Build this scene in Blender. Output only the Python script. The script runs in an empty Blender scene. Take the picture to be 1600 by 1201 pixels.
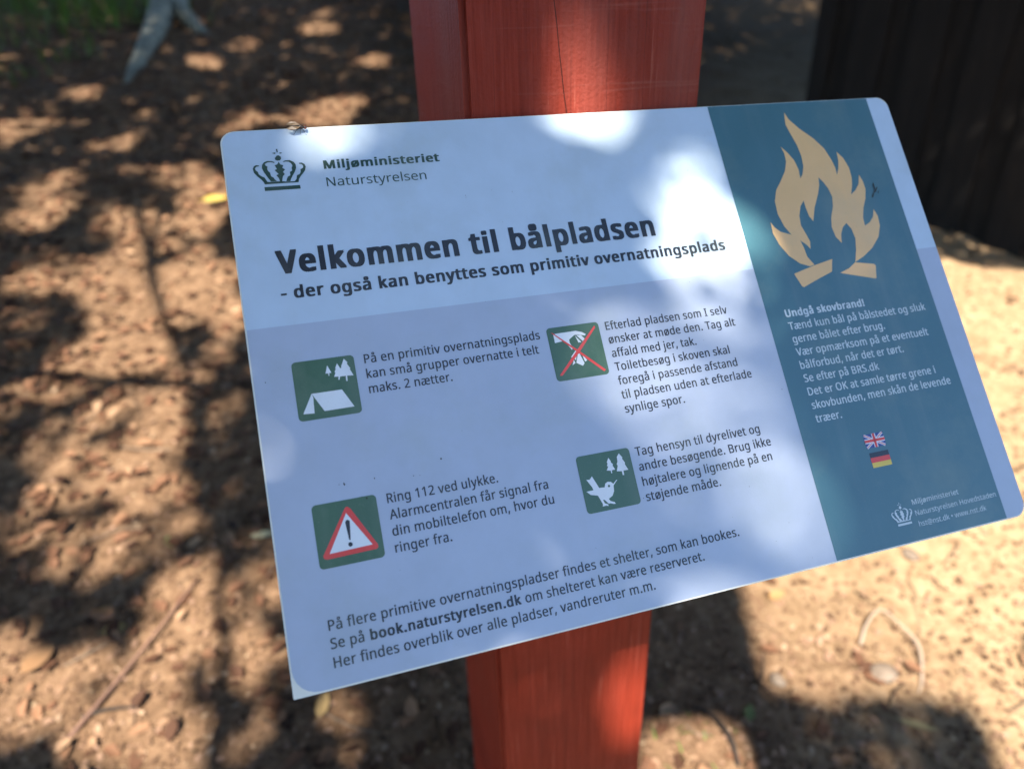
import bpy, bmesh, math, random
import numpy as np
from mathutils import Matrix, Vector
from mathutils.geometry import delaunay_2d_cdt

SC = bpy.context.scene
COL = SC.collection
rad = math.radians
random.seed(7)
rng = np.random.default_rng(11)

# ------------------------------------------------------------------ camera, sky, sun, exposure
SUN_AZ, SUN_EL = rad(20), rad(53)
S = np.array([-math.sin(SUN_AZ) * math.cos(SUN_EL), -math.cos(SUN_AZ) * math.cos(SUN_EL), math.sin(SUN_EL)])
CAM = Vector((0.03855, -0.43537, 1.25263))
RIGHT = Vector((0.955938, -0.292131, -0.029019))
UP = Vector((0.161865, 0.442031, 0.882274))
FWD = Vector((0.244912, 0.848097, -0.469841))
cd = bpy.data.cameras.new('camera')
cam = bpy.data.objects.new('camera', cd)
COL.objects.link(cam)
cam.matrix_world = Matrix(((RIGHT.x, UP.x, -FWD.x, CAM.x), (RIGHT.y, UP.y, -FWD.y, CAM.y), (RIGHT.z, UP.z, -FWD.z, CAM.z), (0, 0, 0, 1)))
cd.sensor_width = 36.0
cd.lens = 36.0 * 1085.0 / 1600.0
cd.clip_start = 0.02
cd.clip_end = 500
cd.dof.use_dof = True
cd.dof.focus_distance = 0.398
cd.dof.aperture_fstop = 4.6
SC.camera = cam

w = bpy.data.worlds.new('World')
SC.world = w
w.use_nodes = True
nt = w.node_tree
sky = nt.nodes.new('ShaderNodeTexSky')
sky.sky_type = 'NISHITA'
sky.sun_disc = False
sky.sun_elevation = SUN_EL
sky.sun_rotation = rad(200)
sky.dust_density = 0.2
sky.ozone_density = 6.0
nt.links.new(sky.outputs[0], nt.nodes['Background'].inputs[0])
nt.nodes['Background'].inputs[1].default_value = 0.118

ld = bpy.data.lights.new('sun', 'SUN')
ld.energy = 5.0
ld.angle = rad(0.53)
ld.color = (1.0, 0.94, 0.85)
sun = bpy.data.objects.new('sun', ld)
COL.objects.link(sun)
sun.rotation_euler = Vector(S).to_track_quat('Z', 'Y').to_euler()

SC.view_settings.view_transform = 'Standard'
SC.view_settings.look = 'None'
SC.view_settings.gamma = 1.0
SC.view_settings.exposure = 1.8

# ------------------------------------------------------------------ helpers
def mat(name, color, rough=0.6, spec=0.5):
    m = bpy.data.materials.new(name)
    m.use_nodes = True
    p = m.node_tree.nodes['Principled BSDF']
    p.inputs['Base Color'].default_value = (*color, 1)
    p.inputs['Roughness'].default_value = rough
    p.inputs['Specular IOR Level'].default_value = spec
    return m

def N(m, t, **kw):
    n = m.node_tree.nodes.new(t)
    for k, v in kw.items():
        setattr(n, k, v)
    return n

def L(m, a, b):
    m.node_tree.links.new(a, b)

def bsdf(m):
    return m.node_tree.nodes['Principled BSDF']

def ramp(m, fac, stops, interp='LINEAR'):
    r = N(m, 'ShaderNodeValToRGB')
    r.color_ramp.interpolation = interp
    e = r.color_ramp.elements
    while len(e) < len(stops):
        e.new(0.5)
    for el, (pos, c) in zip(e, stops):
        el.position = pos
        el.color = (*c, 1) if len(c) == 3 else c
    L(m, fac, r.inputs[0])
    return r.outputs[0]

def noise(m, scale, detail=4, rough=0.55, vec=None, dim='3D'):
    n = N(m, 'ShaderNodeTexNoise')
    n.inputs['Scale'].default_value = scale
    n.inputs['Detail'].default_value = detail
    n.inputs['Roughness'].default_value = rough
    if vec is not None:
        L(m, vec, n.inputs['Vector'])
    return n.outputs[0]

def texco(m, which='Object', scale=None):
    t = N(m, 'ShaderNodeTexCoord').outputs[which]
    if scale:
        mp = N(m, 'ShaderNodeMapping')
        mp.inputs['Scale'].default_value = scale
        L(m, t, mp.inputs['Vector'])
        return mp.outputs[0]
    return t

def bump(m, height, strength=0.3, dist=0.001):
    b = N(m, 'ShaderNodeBump')
    b.inputs['Strength'].default_value = strength
    b.inputs['Distance'].default_value = dist
    L(m, height, b.inputs['Height'])
    L(m, b.outputs[0], bsdf(m).inputs['Normal'])

def mixc(m, fac, a, b, mode='MIX'):
    x = N(m, 'ShaderNodeMix', data_type='RGBA', blend_type=mode)
    for i, v in ((0, fac), (6, a), (7, b)):
        if isinstance(v, (int, float)):
            x.inputs[i].default_value = v
        elif isinstance(v, tuple):
            x.inputs[i].default_value = (*v, 1)
        else:
            L(m, v, x.inputs[i])
    return x.outputs[2]

def maths(m, op, a, b=0.0, c=None):
    x = N(m, 'ShaderNodeMath', operation=op)
    for i, v in enumerate((a, b, c)):
        if v is None:
            continue
        if isinstance(v, (int, float)):
            x.inputs[i].default_value = v
        else:
            L(m, v, x.inputs[i])
    return x.outputs[0]

def obj(name, me, m=None, parent=None, loc=None, rot=None):
    if m is not None:
        for k in (m if isinstance(m, (list, tuple)) else [m]):
            me.materials.append(k)
    o = bpy.data.objects.new(name, me)
    COL.objects.link(o)
    if parent:
        o.parent = parent
    if loc is not None:
        o.location = loc
    if rot is not None:
        o.rotation_euler = rot
    return o

def tag(o, label=None, cat=None, group=None, kind=None):
    for k, v in (('label', label), ('category', cat), ('group', group), ('kind', kind)):
        if v:
            o[k] = v
    return o

def empty(name, loc=(0, 0, 0)):
    o = bpy.data.objects.new(name, None)
    o.empty_display_size = 0.05
    COL.objects.link(o)
    o.location = loc
    return o

def frombm(name, bm, m, parent=None, smooth=False, **kw):
    me = bpy.data.meshes.new(name)
    bmesh.ops.recalc_face_normals(bm, faces=bm.faces[:])
    bm.to_mesh(me)
    bm.free()
    if smooth:
        me.polygons.foreach_set('use_smooth', [True] * len(me.polygons))
    return obj(name, me, m, parent, **kw)

def fromnp(name, V, F, m, parent=None, smooth=False, **kw):
    """V (n,3) floats, F (k,3) or (k,4) ints"""
    V = np.asarray(V, np.float32)
    F = np.asarray(F, np.int32)
    me = bpy.data.meshes.new(name)
    me.vertices.add(len(V))
    me.vertices.foreach_set('co', V.ravel())
    k = F.shape[1]
    me.loops.add(F.size)
    me.loops.foreach_set('vertex_index', F.ravel())
    me.polygons.add(len(F))
    me.polygons.foreach_set('loop_start', np.arange(0, F.size, k, dtype=np.int32))
    me.polygons.foreach_set('loop_total', np.full(len(F), k, np.int32))
    if smooth:
        me.polygons.foreach_set('use_smooth', np.ones(len(F), bool))
    me.update(calc_edges=True)
    me.validate()
    return obj(name, me, m, parent, **kw)

def box(bm, lo, hi, bevel=0.0):
    vs = [bm.verts.new((x, y, z)) for x in (lo[0], hi[0]) for y in (lo[1], hi[1]) for z in (lo[2], hi[2])]
    fs = [(0, 1, 3, 2), (4, 6, 7, 5), (0, 4, 5, 1), (2, 3, 7, 6), (0, 2, 6, 4), (1, 5, 7, 3)]
    faces = [bm.faces.new([vs[i] for i in f]) for f in fs]
    if bevel:
        ed = {e for f in faces for e in f.edges}
        bmesh.ops.bevel(bm, geom=list(ed), offset=bevel, segments=2, affect='EDGES')

def tube(bm, pts, radii, seg=8, squash=1.0):
    rings = []
    n = len(pts)
    pts = [Vector(p) for p in pts]
    side = None
    for i, p in enumerate(pts):
        t = (pts[min(i + 1, n - 1)] - pts[max(i - 1, 0)]).normalized()
        if side is None:
            side = t.orthogonal().normalized()
        side = (side - t * side.dot(t)).normalized()
        b = t.cross(side)
        rings.append([bm.verts.new(p + (side * math.cos(a) + b * math.sin(a) * squash) * radii[i]) for a in (2 * math.pi * k / seg for k in range(seg))])
    for a, b in zip(rings, rings[1:]):
        for k in range(seg):
            bm.faces.new((a[k], a[(k + 1) % seg], b[(k + 1) % seg], b[k]))
    bm.faces.new(rings[0])
    bm.faces.new(rings[-1][::-1])

def spline(pts, n):
    """Catmull-Rom through pts"""
    P = [np.array(p, float) for p in pts]
    P = [2 * P[0] - P[1]] + P + [2 * P[-1] - P[-2]]
    out = []
    for i in range(1, len(P) - 2):
        for t in np.linspace(0, 1, n, endpoint=False):
            a, b, c, d = P[i - 1:i + 3]
            out.append(0.5 * (2 * b + (c - a) * t + (2 * a - 5 * b + 4 * c - d) * t * t + (3 * b - a - 3 * c + d) * t ** 3))
    out.append(P[-2])
    return out

def vnoise(x, y, seed=0):
    """smooth value noise on arrays"""
    xi, yi = np.floor(x).astype(np.int64), np.floor(y).astype(np.int64)
    fx, fy = x - xi, y - yi
    fx, fy = fx * fx * (3 - 2 * fx), fy * fy * (3 - 2 * fy)
    def h(a, b):
        n = (a * 374761393 + b * 668265263 + seed * 974634) & 0x7fffffff
        n = ((n ^ (n >> 13)) * 1274126177) & 0x7fffffff
        return ((n ^ (n >> 16)) & 0xffff) / 65535.0
    return (h(xi, yi) * (1 - fx) + h(xi + 1, yi) * fx) * (1 - fy) + (h(xi, yi + 1) * (1 - fx) + h(xi + 1, yi + 1) * fx) * fy

# ------------------------------------------------------------------ ground (rises gently behind the post)
def base_h(x, y):
    yy = np.clip(y, -1.5, 14.0)
    return 0.22 * yy

def ground_h(x, y):
    x = np.asarray(x, float)
    y = np.asarray(y, float)
    h = base_h(x, y)
    h = h + 0.035 * (vnoise(x * 1.7, y * 1.7, 1) - 0.5) + 0.022 * (vnoise(x * 6, y * 6, 2) - 0.5) + 0.014 * (vnoise(x * 17, y * 17, 3) - 0.5)
    h = h + 0.006 * (vnoise(x * 45, y * 45, 4) - 0.5)
    return h

def gz(x, y):
    return float(ground_h(np.array([x]), np.array([y]))[0])

def axis(lo, hi, step, far):
    mid = np.arange(lo, hi, step)
    g = [step]
    while sum(g) < far:
        g.append(g[-1] * 1.35)
    out = np.cumsum(g)
    return np.concatenate([lo - out[::-1], mid, hi + out])

gx = axis(-3.0, 3.2, 0.022, 120)
gy = axis(-0.5, 7.4, 0.022, 120)
X, Y = np.meshgrid(gx, gy)
Vg = np.stack([X.ravel(), Y.ravel(), ground_h(X, Y).ravel()], 1)
nx, ny = len(gx), len(gy)
idx = np.arange(nx * ny).reshape(ny, nx)
Fg = np.stack([idx[:-1, :-1].ravel(), idx[:-1, 1:].ravel(), idx[1:, 1:].ravel(), idx[1:, :-1].ravel()], 1)

mg = mat('forest_soil', (0.2, 0.13, 0.08), 0.95, 0.04)
tc = texco(mg)
n1 = noise(mg, 2.2, 5, 0.6, tc)
n2 = noise(mg, 30, 6, 0.72, tc)
n3 = noise(mg, 120, 3, 0.6, tc)
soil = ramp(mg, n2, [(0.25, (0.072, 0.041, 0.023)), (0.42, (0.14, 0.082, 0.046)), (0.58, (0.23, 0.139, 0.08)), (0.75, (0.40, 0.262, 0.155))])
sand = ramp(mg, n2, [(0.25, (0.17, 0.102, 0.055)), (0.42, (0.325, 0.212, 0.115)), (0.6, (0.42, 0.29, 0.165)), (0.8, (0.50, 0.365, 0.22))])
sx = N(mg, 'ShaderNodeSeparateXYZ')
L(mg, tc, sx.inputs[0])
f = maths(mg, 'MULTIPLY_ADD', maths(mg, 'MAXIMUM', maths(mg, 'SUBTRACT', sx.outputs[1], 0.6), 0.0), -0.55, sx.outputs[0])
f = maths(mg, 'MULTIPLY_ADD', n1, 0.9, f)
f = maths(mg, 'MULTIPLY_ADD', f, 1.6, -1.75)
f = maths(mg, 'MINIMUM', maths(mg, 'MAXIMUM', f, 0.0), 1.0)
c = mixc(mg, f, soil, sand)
c = mixc(mg, maths(mg, 'MULTIPLY', n3, 0.4), c, (0.06, 0.035, 0.02))
gap_shade = maths(mg, 'MULTIPLY_ADD', sx.outputs[1], 0.5, -1.5)
gap_shade = maths(mg, 'MINIMUM', gap_shade, maths(mg, 'MULTIPLY_ADD', sx.outputs[0], 1.2, -0.3))
gap_shade = maths(mg, 'MINIMUM', maths(mg, 'MAXIMUM', maths(mg, 'MULTIPLY_ADD', n1, 0.5, maths(mg, 'SUBTRACT', gap_shade, 0.25)), 0.0), 0.85)
c = mixc(mg, gap_shade, c, (0.034, 0.020, 0.009))  # shade of the gap between post and shed, painted into the soil colour
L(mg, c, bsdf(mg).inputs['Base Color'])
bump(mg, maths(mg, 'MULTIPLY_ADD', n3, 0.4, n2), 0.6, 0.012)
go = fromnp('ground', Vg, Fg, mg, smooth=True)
tag(go, kind='structure')

# ------------------------------------------------------------------ materials of the sign
def sign_mat(name, color, rough=0.3):
    m = mat(name, color, rough, 0.6)
    tc = texco(m)
    h = noise(m, 900, 2, 0.5, tc)
    big = noise(m, 35, 4, 0.6, tc)
    v = ramp(m, big, [(0.3, (0.93, 0.93, 0.92)), (0.65, (1, 1, 1))])
    cc = mixc(m, 1.0, color, v, 'MULTIPLY')
    # dust, faint run marks and pollen
    run = noise(m, 55, 4, 0.6, texco(m, 'Object', (1, 0.07, 1)))
    cc = mixc(m, ramp(m, run, [(0.52, (0, 0, 0)), (0.78, (0.09, 0.09, 0.09))]), cc, (0.42, 0.40, 0.34))
    dust = noise(m, 1700, 2, 0.6, tc)
    cc = mixc(m, ramp(m, dust, [(0.66, (0, 0, 0)), (0.74, (0.35, 0.35, 0.35))]), cc, (0.34, 0.31, 0.24))
    alga = noise(m, 14, 5, 0.65, tc)
    cc = mixc(m, ramp(m, alga, [(0.52, (0, 0, 0)), (0.75, (0.22, 0.22, 0.22))]), cc, (0.30, 0.34, 0.24))
    L(m, cc, bsdf(m).inputs['Base Color'])
    L(m, maths(m, 'MULTIPLY_ADD', big, 0.16, rough - 0.06), bsdf(m).inputs['Roughness'])
    bump(m, h, 0.12, 0.0004)
    bsdf(m).inputs['Coat Weight'].default_value = 0.15
    bsdf(m).inputs['Coat Roughness'].default_value = 0.22
    return m

M_WHITE = sign_mat('white_laminate', (0.50, 0.60, 0.69))
M_GREY = sign_mat('pale_grey_print', (0.41, 0.46, 0.55))
M_BAND = sign_mat('teal_print', (0.056, 0.148, 0.17))
M_PICT = sign_mat('green_print', (0.05, 0.12, 0.055))
M_DARK = sign_mat('black_print', (0.014, 0.016, 0.018))
M_FOREST = sign_mat('dark_green_print', (0.018, 0.06, 0.045))
M_ICON = sign_mat('white_print', (0.76, 0.78, 0.78))
M_PALE = sign_mat('pale_text_print', (0.60, 0.66, 0.66))
M_FLAME = sign_mat('sand_print', (0.80, 0.48, 0.195))
M_RED = sign_mat('red_print', (0.75, 0.05, 0.03))
M_BLUE = sign_mat('navy_print', (0.03, 0.04, 0.22))
M_YEL = sign_mat('gold_print', (0.75, 0.52, 0.06))
M_ALU = mat('cream_core_plate', (0.74, 0.71, 0.60), 0.45)
M_SPECK = mat('dirt', (0.04, 0.033, 0.022), 0.8)

# ------------------------------------------------------------------ information sign
SW, SH = 450.0, 300.0
sign = empty('information_sign')
RS = ((0.9998656, 0.0125167, 0.0105924), (0.0, 0.6459881, -0.7633475), (-0.0163971, 0.7632448, 0.6459013))
sign.matrix_world = Matrix((RS[0] + (0.0,), RS[1] + (0.0,), RS[2] + (1.2,), (0, 0, 0, 1)))
tag(sign, 'white and teal forest information sign with a campfire emblem, tilted on the red post', 'sign')

def rr(x0, y0, x1, y1, r, seg=6):
    """rounded rectangle, sign millimetres (y down); r = radius or 4 radii TL TR BR BL"""
    rs = r if isinstance(r, (list, tuple)) else [r] * 4
    out = []
    for (cx, cy, a0), q in zip(((x0, y0, 180), (x1, y0, 270), (x1, y1, 0), (x0, y1, 90)), rs):
        ox = cx + (q if cx == x0 else -q)
        oy = cy + (q if cy == y0 else -q)
        for k in range(seg + 1 if q else 1):
            a = rad(a0 + 90 * k / seg)
            out.append((ox + q * math.cos(a), oy + q * math.sin(a)))
    return out

def plate(name, polys, z0, z1, m, parent=sign):
    """flat prints and plates: closed outlines in sign millimetres, from height z0 to z1 (mm)"""
    bm = bmesh.new()
    for P in polys:
        vs = [bm.verts.new((x / 1000, -y / 1000, z1 / 1000)) for x, y in P]
        es = [bm.edges.new((vs[i], vs[(i + 1) % len(vs)])) for i in range(len(vs))]
        r = bmesh.ops.triangle_fill(bm, use_beauty=True, edges=es, normal=(0, 0, 1))
        if z0 is not None:
            lo = [bm.verts.new((x / 1000, -y / 1000, z0 / 1000)) for x, y in P]
            for i in range(len(vs)):
                j = (i + 1) % len(vs)
                bm.faces.new((vs[i], lo[i], lo[j], vs[j]))
            es = [bm.edges.get((lo[i], lo[(i + 1) % len(lo)])) for i in range(len(lo))]
            bmesh.ops.triangle_fill(bm, use_beauty=True, edges=es, normal=(0, 0, -1))
    for fc in bm.faces:
        fc.normal_update()
    me = bpy.data.meshes.new(name)
    if z0 is None:
        for fc in bm.faces:
            if fc.normal.z < 0:
                fc.normal_flip()
    else:
        bmesh.ops.recalc_face_normals(bm, faces=bm.faces[:])
    bm.to_mesh(me)
    bm.free()
    return obj(name, me, m, parent)

FACE = 0.0
plate('backing_plate', [rr(0.0, 0, SW, SH, [8, 8, 9, 0.6])], -3.4, -0.45, M_ALU)
plate('printed_face', [rr(0.9, 0.6, SW - 0.5, SH - 0.9, [8, 9, 9, 12])], -0.45, FACE, M_WHITE)
low = [(0.92, 116.3)] + [(SW - 0.52, 116.3)] + [p for p in rr(0.92, 0, SW - 0.52, SH - 0.92, [9, 9, 9, 12]) if p[1] > 200]
plate('grey_field', [low], None, 0.06, M_GREY)
plate('teal_band', [[(305.5, 0.62), (432.9, 0.62), (432.9, 299.08), (305.5, 299.08)]], None, 0.12, M_BAND)

# letter outlines in thousandths of an em: character -> (advance, closed contours)
GLYPH = {" ":[209,[]],
"!":[216,[[131,161,85,161,65,573,151,573],[58,43,61,69,72,85,88,94,107,97,126,94,142,85,153,69,157,43,153,18,142,2,126,-8,107,-11,88,-8,72,2,61,18]]],
",":[215,[[154,84,149,65,143,45,136,23,128,1,120,-20,111,-42,102,-63,94,-84,85,-103,33,-103,38,-83,43,-61,49,-38,53,-15,58,8,63,31,67,53,70,74,73,93,148,93]]],
"-":[258,[[32,184,32,246,226,246,226,184]]],
".":[215,[[58,43,61,69,72,85,88,94,107,97,126,94,142,85,153,69,157,43,153,18,142,2,126,-8,107,-11,88,-8,72,2,61,18]]],
"1":[459,[[285,0,216,0,216,400,216,422,216,439,217,455,217,470,219,499,207,487,196,477,169,455,108,405,71,452,226,573,285,573]]],
"2":[459,[[417,0,38,0,38,59,188,210,216,238,240,264,261,287,280,309,295,331,306,353,315,376,320,399,322,424,318,453,309,477,294,496,273,510,249,518,221,520,194,519,169,514,147,506,126,495,104,482,83,466,45,513,60,526,77,537,94,548,113,557,132,565,153,572,174,577,197,580,221,581,255,579,285,572,313,562,336,548,356,531,372,510,384,485,391,458,394,428,392,399,386,371,375,344,361,318,344,292,324,267,301,241,275,214,247,185,128,67,128,64,417,64]]],
"@":[721,[[674,286,673,262,671,238,666,214,659,191,651,170,640,150,627,133,613,117,597,105,578,95,558,89,536,87,513,90,493,97,478,109,460,131,451,157,447,157,436,138,422,122,405,107,385,96,361,90,334,87,297,92,265,106,240,128,222,159,211,195,207,237,209,270,216,302,228,330,244,355,263,376,287,394,314,407,344,414,377,417,400,416,423,414,446,411,477,405,500,398,492,235,491,223,491,215,491,206,494,171,506,151,522,141,540,137,563,142,583,158,593,173,602,191,609,212,614,236,617,261,618,287,615,334,605,376,588,413,566,445,538,471,506,492,469,508,429,517,387,520,343,517,302,510,265,498,232,482,203,461,177,437,155,409,137,378,123,344,112,308,106,269,104,227,107,177,117,133,132,93,154,60,181,32,215,10,253,-6,298,-15,347,-18,379,-17,410,-14,441,-8,469,0,496,8,520,16,520,-38,496,-48,470,-55,442,-62,413,-67,381,-70,347,-71,287,-67,233,-56,185,-36,144,-9,110,25,82,65,62,112,50,166,47,225,49,273,57,319,70,363,88,404,110,440,137,474,169,502,204,527,244,547,288,561,335,570,387,573,427,570,465,564,502,553,535,538,566,519,593,496,617,469,637,439,653,406,665,369,672,329],[269,235,272,204,279,179,290,160,314,143,345,137,372,141,393,152,409,171,421,195,428,225,432,258,437,358,425,361,411,364,394,366,378,366,353,364,332,358,314,347,300,333,288,317,280,298,274,278,271,257]]],
"A":[512,[[437,0,368,177,141,177,73,0,0,0,224,575,289,575,512,0],[282,415,279,424,274,438,269,455,263,473,259,489,255,500,247,468,242,452,238,438,230,415,165,241,346,241]]],
"B":[521,[[241,573,307,569,361,558,404,541,434,515,453,478,459,431,457,409,453,389,446,371,431,347,409,328,392,317,372,309,350,304,350,300,373,295,395,288,415,279,433,267,448,253,461,236,470,215,476,191,478,163,475,130,467,100,454,74,436,52,413,33,385,19,354,8,318,2,279,0,78,0,78,573],[256,329,300,331,334,339,357,352,372,371,381,394,384,423,380,451,369,474,351,490,324,502,289,509,245,511,150,511,150,329],[150,269,150,61,265,61,311,64,346,74,371,91,388,112,398,138,401,168,398,197,388,221,370,241,344,256,321,263,293,267,260,269]]],
"D":[585,[[536,292,533,231,521,177,501,131,474,91,439,58,399,33,351,15,297,4,237,0,78,0,78,573,254,573,309,569,359,558,404,540,443,516,476,484,502,446,521,401,533,350],[460,289,457,337,449,379,435,415,416,444,391,469,361,487,327,500,287,508,244,511,150,511,150,62,228,62,299,68,357,87,402,119,434,164,454,220]]],
"E":[446,[[398,0,78,0,78,573,398,573,398,509,150,509,150,330,383,330,383,268,150,268,150,63,398,63]]],
"H":[594,[[516,0,443,0,443,267,150,267,150,0,78,0,78,573,150,573,150,330,443,330,443,573,516,573]]],
"I":[272,[[239,0,32,0,32,42,99,57,99,515,32,531,32,573,239,573,239,531,172,515,172,57,239,42]]],
"K":[496,[[496,0,411,0,209,273,150,222,150,0,78,0,78,573,150,573,150,290,166,308,182,327,199,345,249,399,403,573,488,573,261,323]]],
"M":[727,[[330,0,142,502,139,502,140,484,142,461,143,435,144,407,144,377,144,347,144,0,78,0,78,573,184,573,361,103,364,103,544,573,650,573,650,0,578,0,578,352,578,380,579,408,580,435,581,460,583,482,584,501,581,501,390,0]]],
"N":[609,[[532,0,447,0,141,476,138,476,139,455,141,432,143,378,144,349,144,320,144,0,78,0,78,573,161,573,467,99,470,99,468,137,466,193,465,223,464,249,464,573,532,573]]],
"O":[626,[[577,287,576,244,570,204,561,166,547,132,531,101,510,73,486,49,459,29,428,13,393,1,355,-6,314,-8,271,-6,232,1,196,13,165,29,138,49,114,73,94,101,78,132,65,167,56,204,51,245,49,288,52,344,62,396,78,442,100,482,130,517,166,545,208,565,258,577,314,581,369,577,417,565,459,545,495,517,524,483,547,442,564,396,574,344],[125,287,127,241,134,200,145,163,161,131,182,104,207,83,238,67,273,58,314,55,354,58,390,67,420,83,445,104,465,131,481,163,492,200,499,241,501,287,496,354,481,411,456,457,421,491,373,511,314,518,274,515,238,506,207,490,182,469,161,443,145,411,134,374,127,333]]],
"P":[485,[[229,573,297,568,352,553,393,528,421,495,439,454,444,404,443,381,439,358,433,336,423,316,411,296,395,278,375,262,351,249,324,238,292,230,256,225,216,223,150,223,150,0,78,0,78,573],[223,511,150,511,150,285,208,285,242,286,272,290,298,296,320,306,338,318,352,334,362,352,368,375,370,401,366,435,354,462,334,484,306,499,269,508]]],
"R":[499,[[236,573,281,571,320,565,353,555,381,540,404,522,422,500,434,474,442,444,444,410,442,381,437,356,427,334,415,315,401,298,385,285,367,274,349,264,330,257,487,0,403,0,264,237,150,237,150,0,78,0,78,573],[232,510,150,510,150,298,236,298,278,301,312,310,338,325,355,347,366,374,370,407,368,430,363,450,355,467,336,486,310,500,287,505,261,509]]],
"S":[440,[[403,153,400,121,392,92,378,66,359,44,335,26,307,11,274,1,238,-6,198,-8,177,-8,157,-7,137,-5,109,-1,83,4,61,11,41,19,41,88,62,80,86,72,113,65,142,59,171,56,201,55,228,56,252,60,273,66,298,79,316,98,327,120,330,147,327,173,318,194,302,213,277,230,255,241,228,252,196,265,172,274,151,284,131,294,106,311,85,330,69,351,57,375,52,393,49,413,48,435,51,464,58,490,71,513,89,533,110,550,136,563,165,573,197,579,231,581,262,580,290,577,318,572,343,565,367,558,389,549,366,487,346,495,325,502,302,508,278,513,254,516,229,517,207,516,187,513,169,507,148,494,133,478,124,457,121,434,124,407,133,386,149,367,172,351,193,341,217,330,246,318,278,306,307,293,332,279,353,264,371,247,385,228,395,206,401,181]]],
"T":[446,[[259,0,187,0,187,509,8,509,8,573,437,573,437,509,259,509]]],
"U":[586,[[513,202,511,164,503,128,489,95,470,65,446,40,416,20,380,4,338,-5,290,-8,225,-2,171,18,128,50,97,93,78,144,72,204,72,573,144,573,144,201,148,158,161,122,182,93,211,72,248,59,294,55,327,57,355,63,379,73,399,88,415,105,427,126,435,149,440,174,442,202,442,573,513,573]]],
"V":[481,[[481,573,277,0,204,0,0,573,75,573,204,205,213,182,220,160,226,139,231,119,236,100,241,80,245,100,250,119,255,140,262,161,269,183,277,207,405,573]]],
"a":[450,[[231,437,279,433,318,422,347,403,368,375,381,338,385,293,385,0,334,0,320,61,317,61,298,40,279,22,258,9,234,-1,216,-5,195,-7,172,-8,148,-7,124,-2,103,6,84,16,68,30,55,48,45,68,39,92,37,119,43,159,59,192,87,219,127,238,179,251,243,257,316,259,316,285,313,317,306,342,293,359,275,371,253,378,227,380,205,379,183,376,163,370,143,363,124,355,106,347,84,400,104,410,126,419,151,426,177,432,204,436],[252,208,204,203,167,195,141,182,124,165,113,144,110,119,115,87,132,66,157,53,188,49,223,52,253,62,279,79,299,103,311,134,315,172,315,210]]],
"b":[493,[[139,461,138,435,138,410,136,389,135,373,139,373,153,390,169,405,189,419,213,429,240,435,272,437,322,431,365,412,401,381,428,338,444,283,449,215,447,168,439,127,427,91,410,61,390,36,365,17,337,3,306,-5,272,-8,240,-6,213,0,189,10,169,24,153,38,139,55,133,55,119,0,68,0,68,609,139,609],[260,379,231,377,207,371,188,361,172,348,159,330,150,308,144,282,140,252,139,217,139,214,142,165,150,125,165,93,187,69,219,55,261,51,297,55,325,69,348,93,363,126,373,166,376,216,373,265,363,306,348,338,325,360,296,374]]],
"c":[385,[[241,-8,204,-5,170,2,139,15,112,34,88,58,69,87,55,123,47,165,44,213,47,262,56,305,71,342,90,372,114,396,142,415,174,428,208,435,245,438,267,437,288,435,309,431,336,424,358,415,337,356,316,363,292,370,267,374,244,376,217,374,193,368,172,358,155,343,141,325,131,303,123,277,119,247,117,213,119,181,123,152,131,126,141,104,155,86,172,71,191,61,214,55,240,53,262,54,283,56,302,60,328,68,351,78,351,15,328,5,304,-2,285,-5,264,-7]]],
"d":[493,[[221,-8,171,-2,128,17,92,48,65,91,49,146,44,214,49,282,66,338,93,381,128,413,171,432,221,438,253,436,280,429,303,420,323,407,340,391,354,374,359,374,356,405,355,424,354,438,354,609,425,609,425,0,368,0,358,58,354,58,340,40,323,24,303,11,279,1,252,-6],[232,51,273,55,305,67,328,88,343,117,352,154,355,200,355,213,352,263,343,304,329,336,306,360,274,375,231,379,196,374,168,359,146,334,130,300,120,260,117,213,120,165,130,125,146,93,168,69,197,55]]],
"e":[452,[[234,438,269,435,301,427,329,414,354,396,374,373,390,346,402,315,409,281,411,244,411,201,117,201,122,157,134,119,154,90,181,69,215,56,254,52,280,53,305,56,327,60,348,66,370,73,392,82,392,20,370,11,349,4,327,-1,304,-5,279,-7,251,-8,212,-5,176,3,143,17,114,36,90,61,70,91,56,126,47,167,44,212,47,257,55,297,68,333,86,364,108,390,134,411,164,426,198,435],[233,380,202,377,175,366,154,348,137,323,125,293,119,257,338,257,336,281,333,302,326,322,312,346,292,364,276,373,256,378]]],
"f":[276,[[266,375,158,375,158,0,87,0,87,375,12,375,12,408,87,432,87,457,89,492,95,522,104,547,116,568,132,585,152,597,174,606,199,612,227,613,252,612,274,609,294,604,310,599,292,544,278,548,262,552,245,555,228,556,197,550,175,532,166,513,160,489,158,458,158,430,266,430]]],
"g":[493,[[221,438,248,436,273,431,297,422,319,409,338,393,355,373,359,373,369,430,425,430,425,-7,423,-46,416,-80,404,-109,388,-135,367,-155,341,-172,310,-183,274,-190,233,-192,202,-192,174,-189,147,-186,122,-180,99,-174,78,-165,78,-100,99,-110,123,-118,149,-125,177,-130,206,-133,237,-134,271,-130,300,-119,324,-101,341,-77,352,-48,355,-13,355,4,355,16,356,32,357,47,358,57,354,57,338,37,320,21,299,8,275,-1,250,-6,221,-8,170,-2,126,18,91,51,65,95,49,149,44,214,49,278,65,332,91,377,126,411,169,431],[230,379,207,376,187,370,169,359,153,344,140,326,130,303,123,277,119,247,117,213,120,165,130,124,146,92,169,68,197,54,232,50,262,52,288,58,309,69,326,85,340,105,349,131,353,151,355,173,356,197,356,214,355,251,350,282,343,309,332,331,319,348,302,362,281,371,257,377]]],
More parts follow.
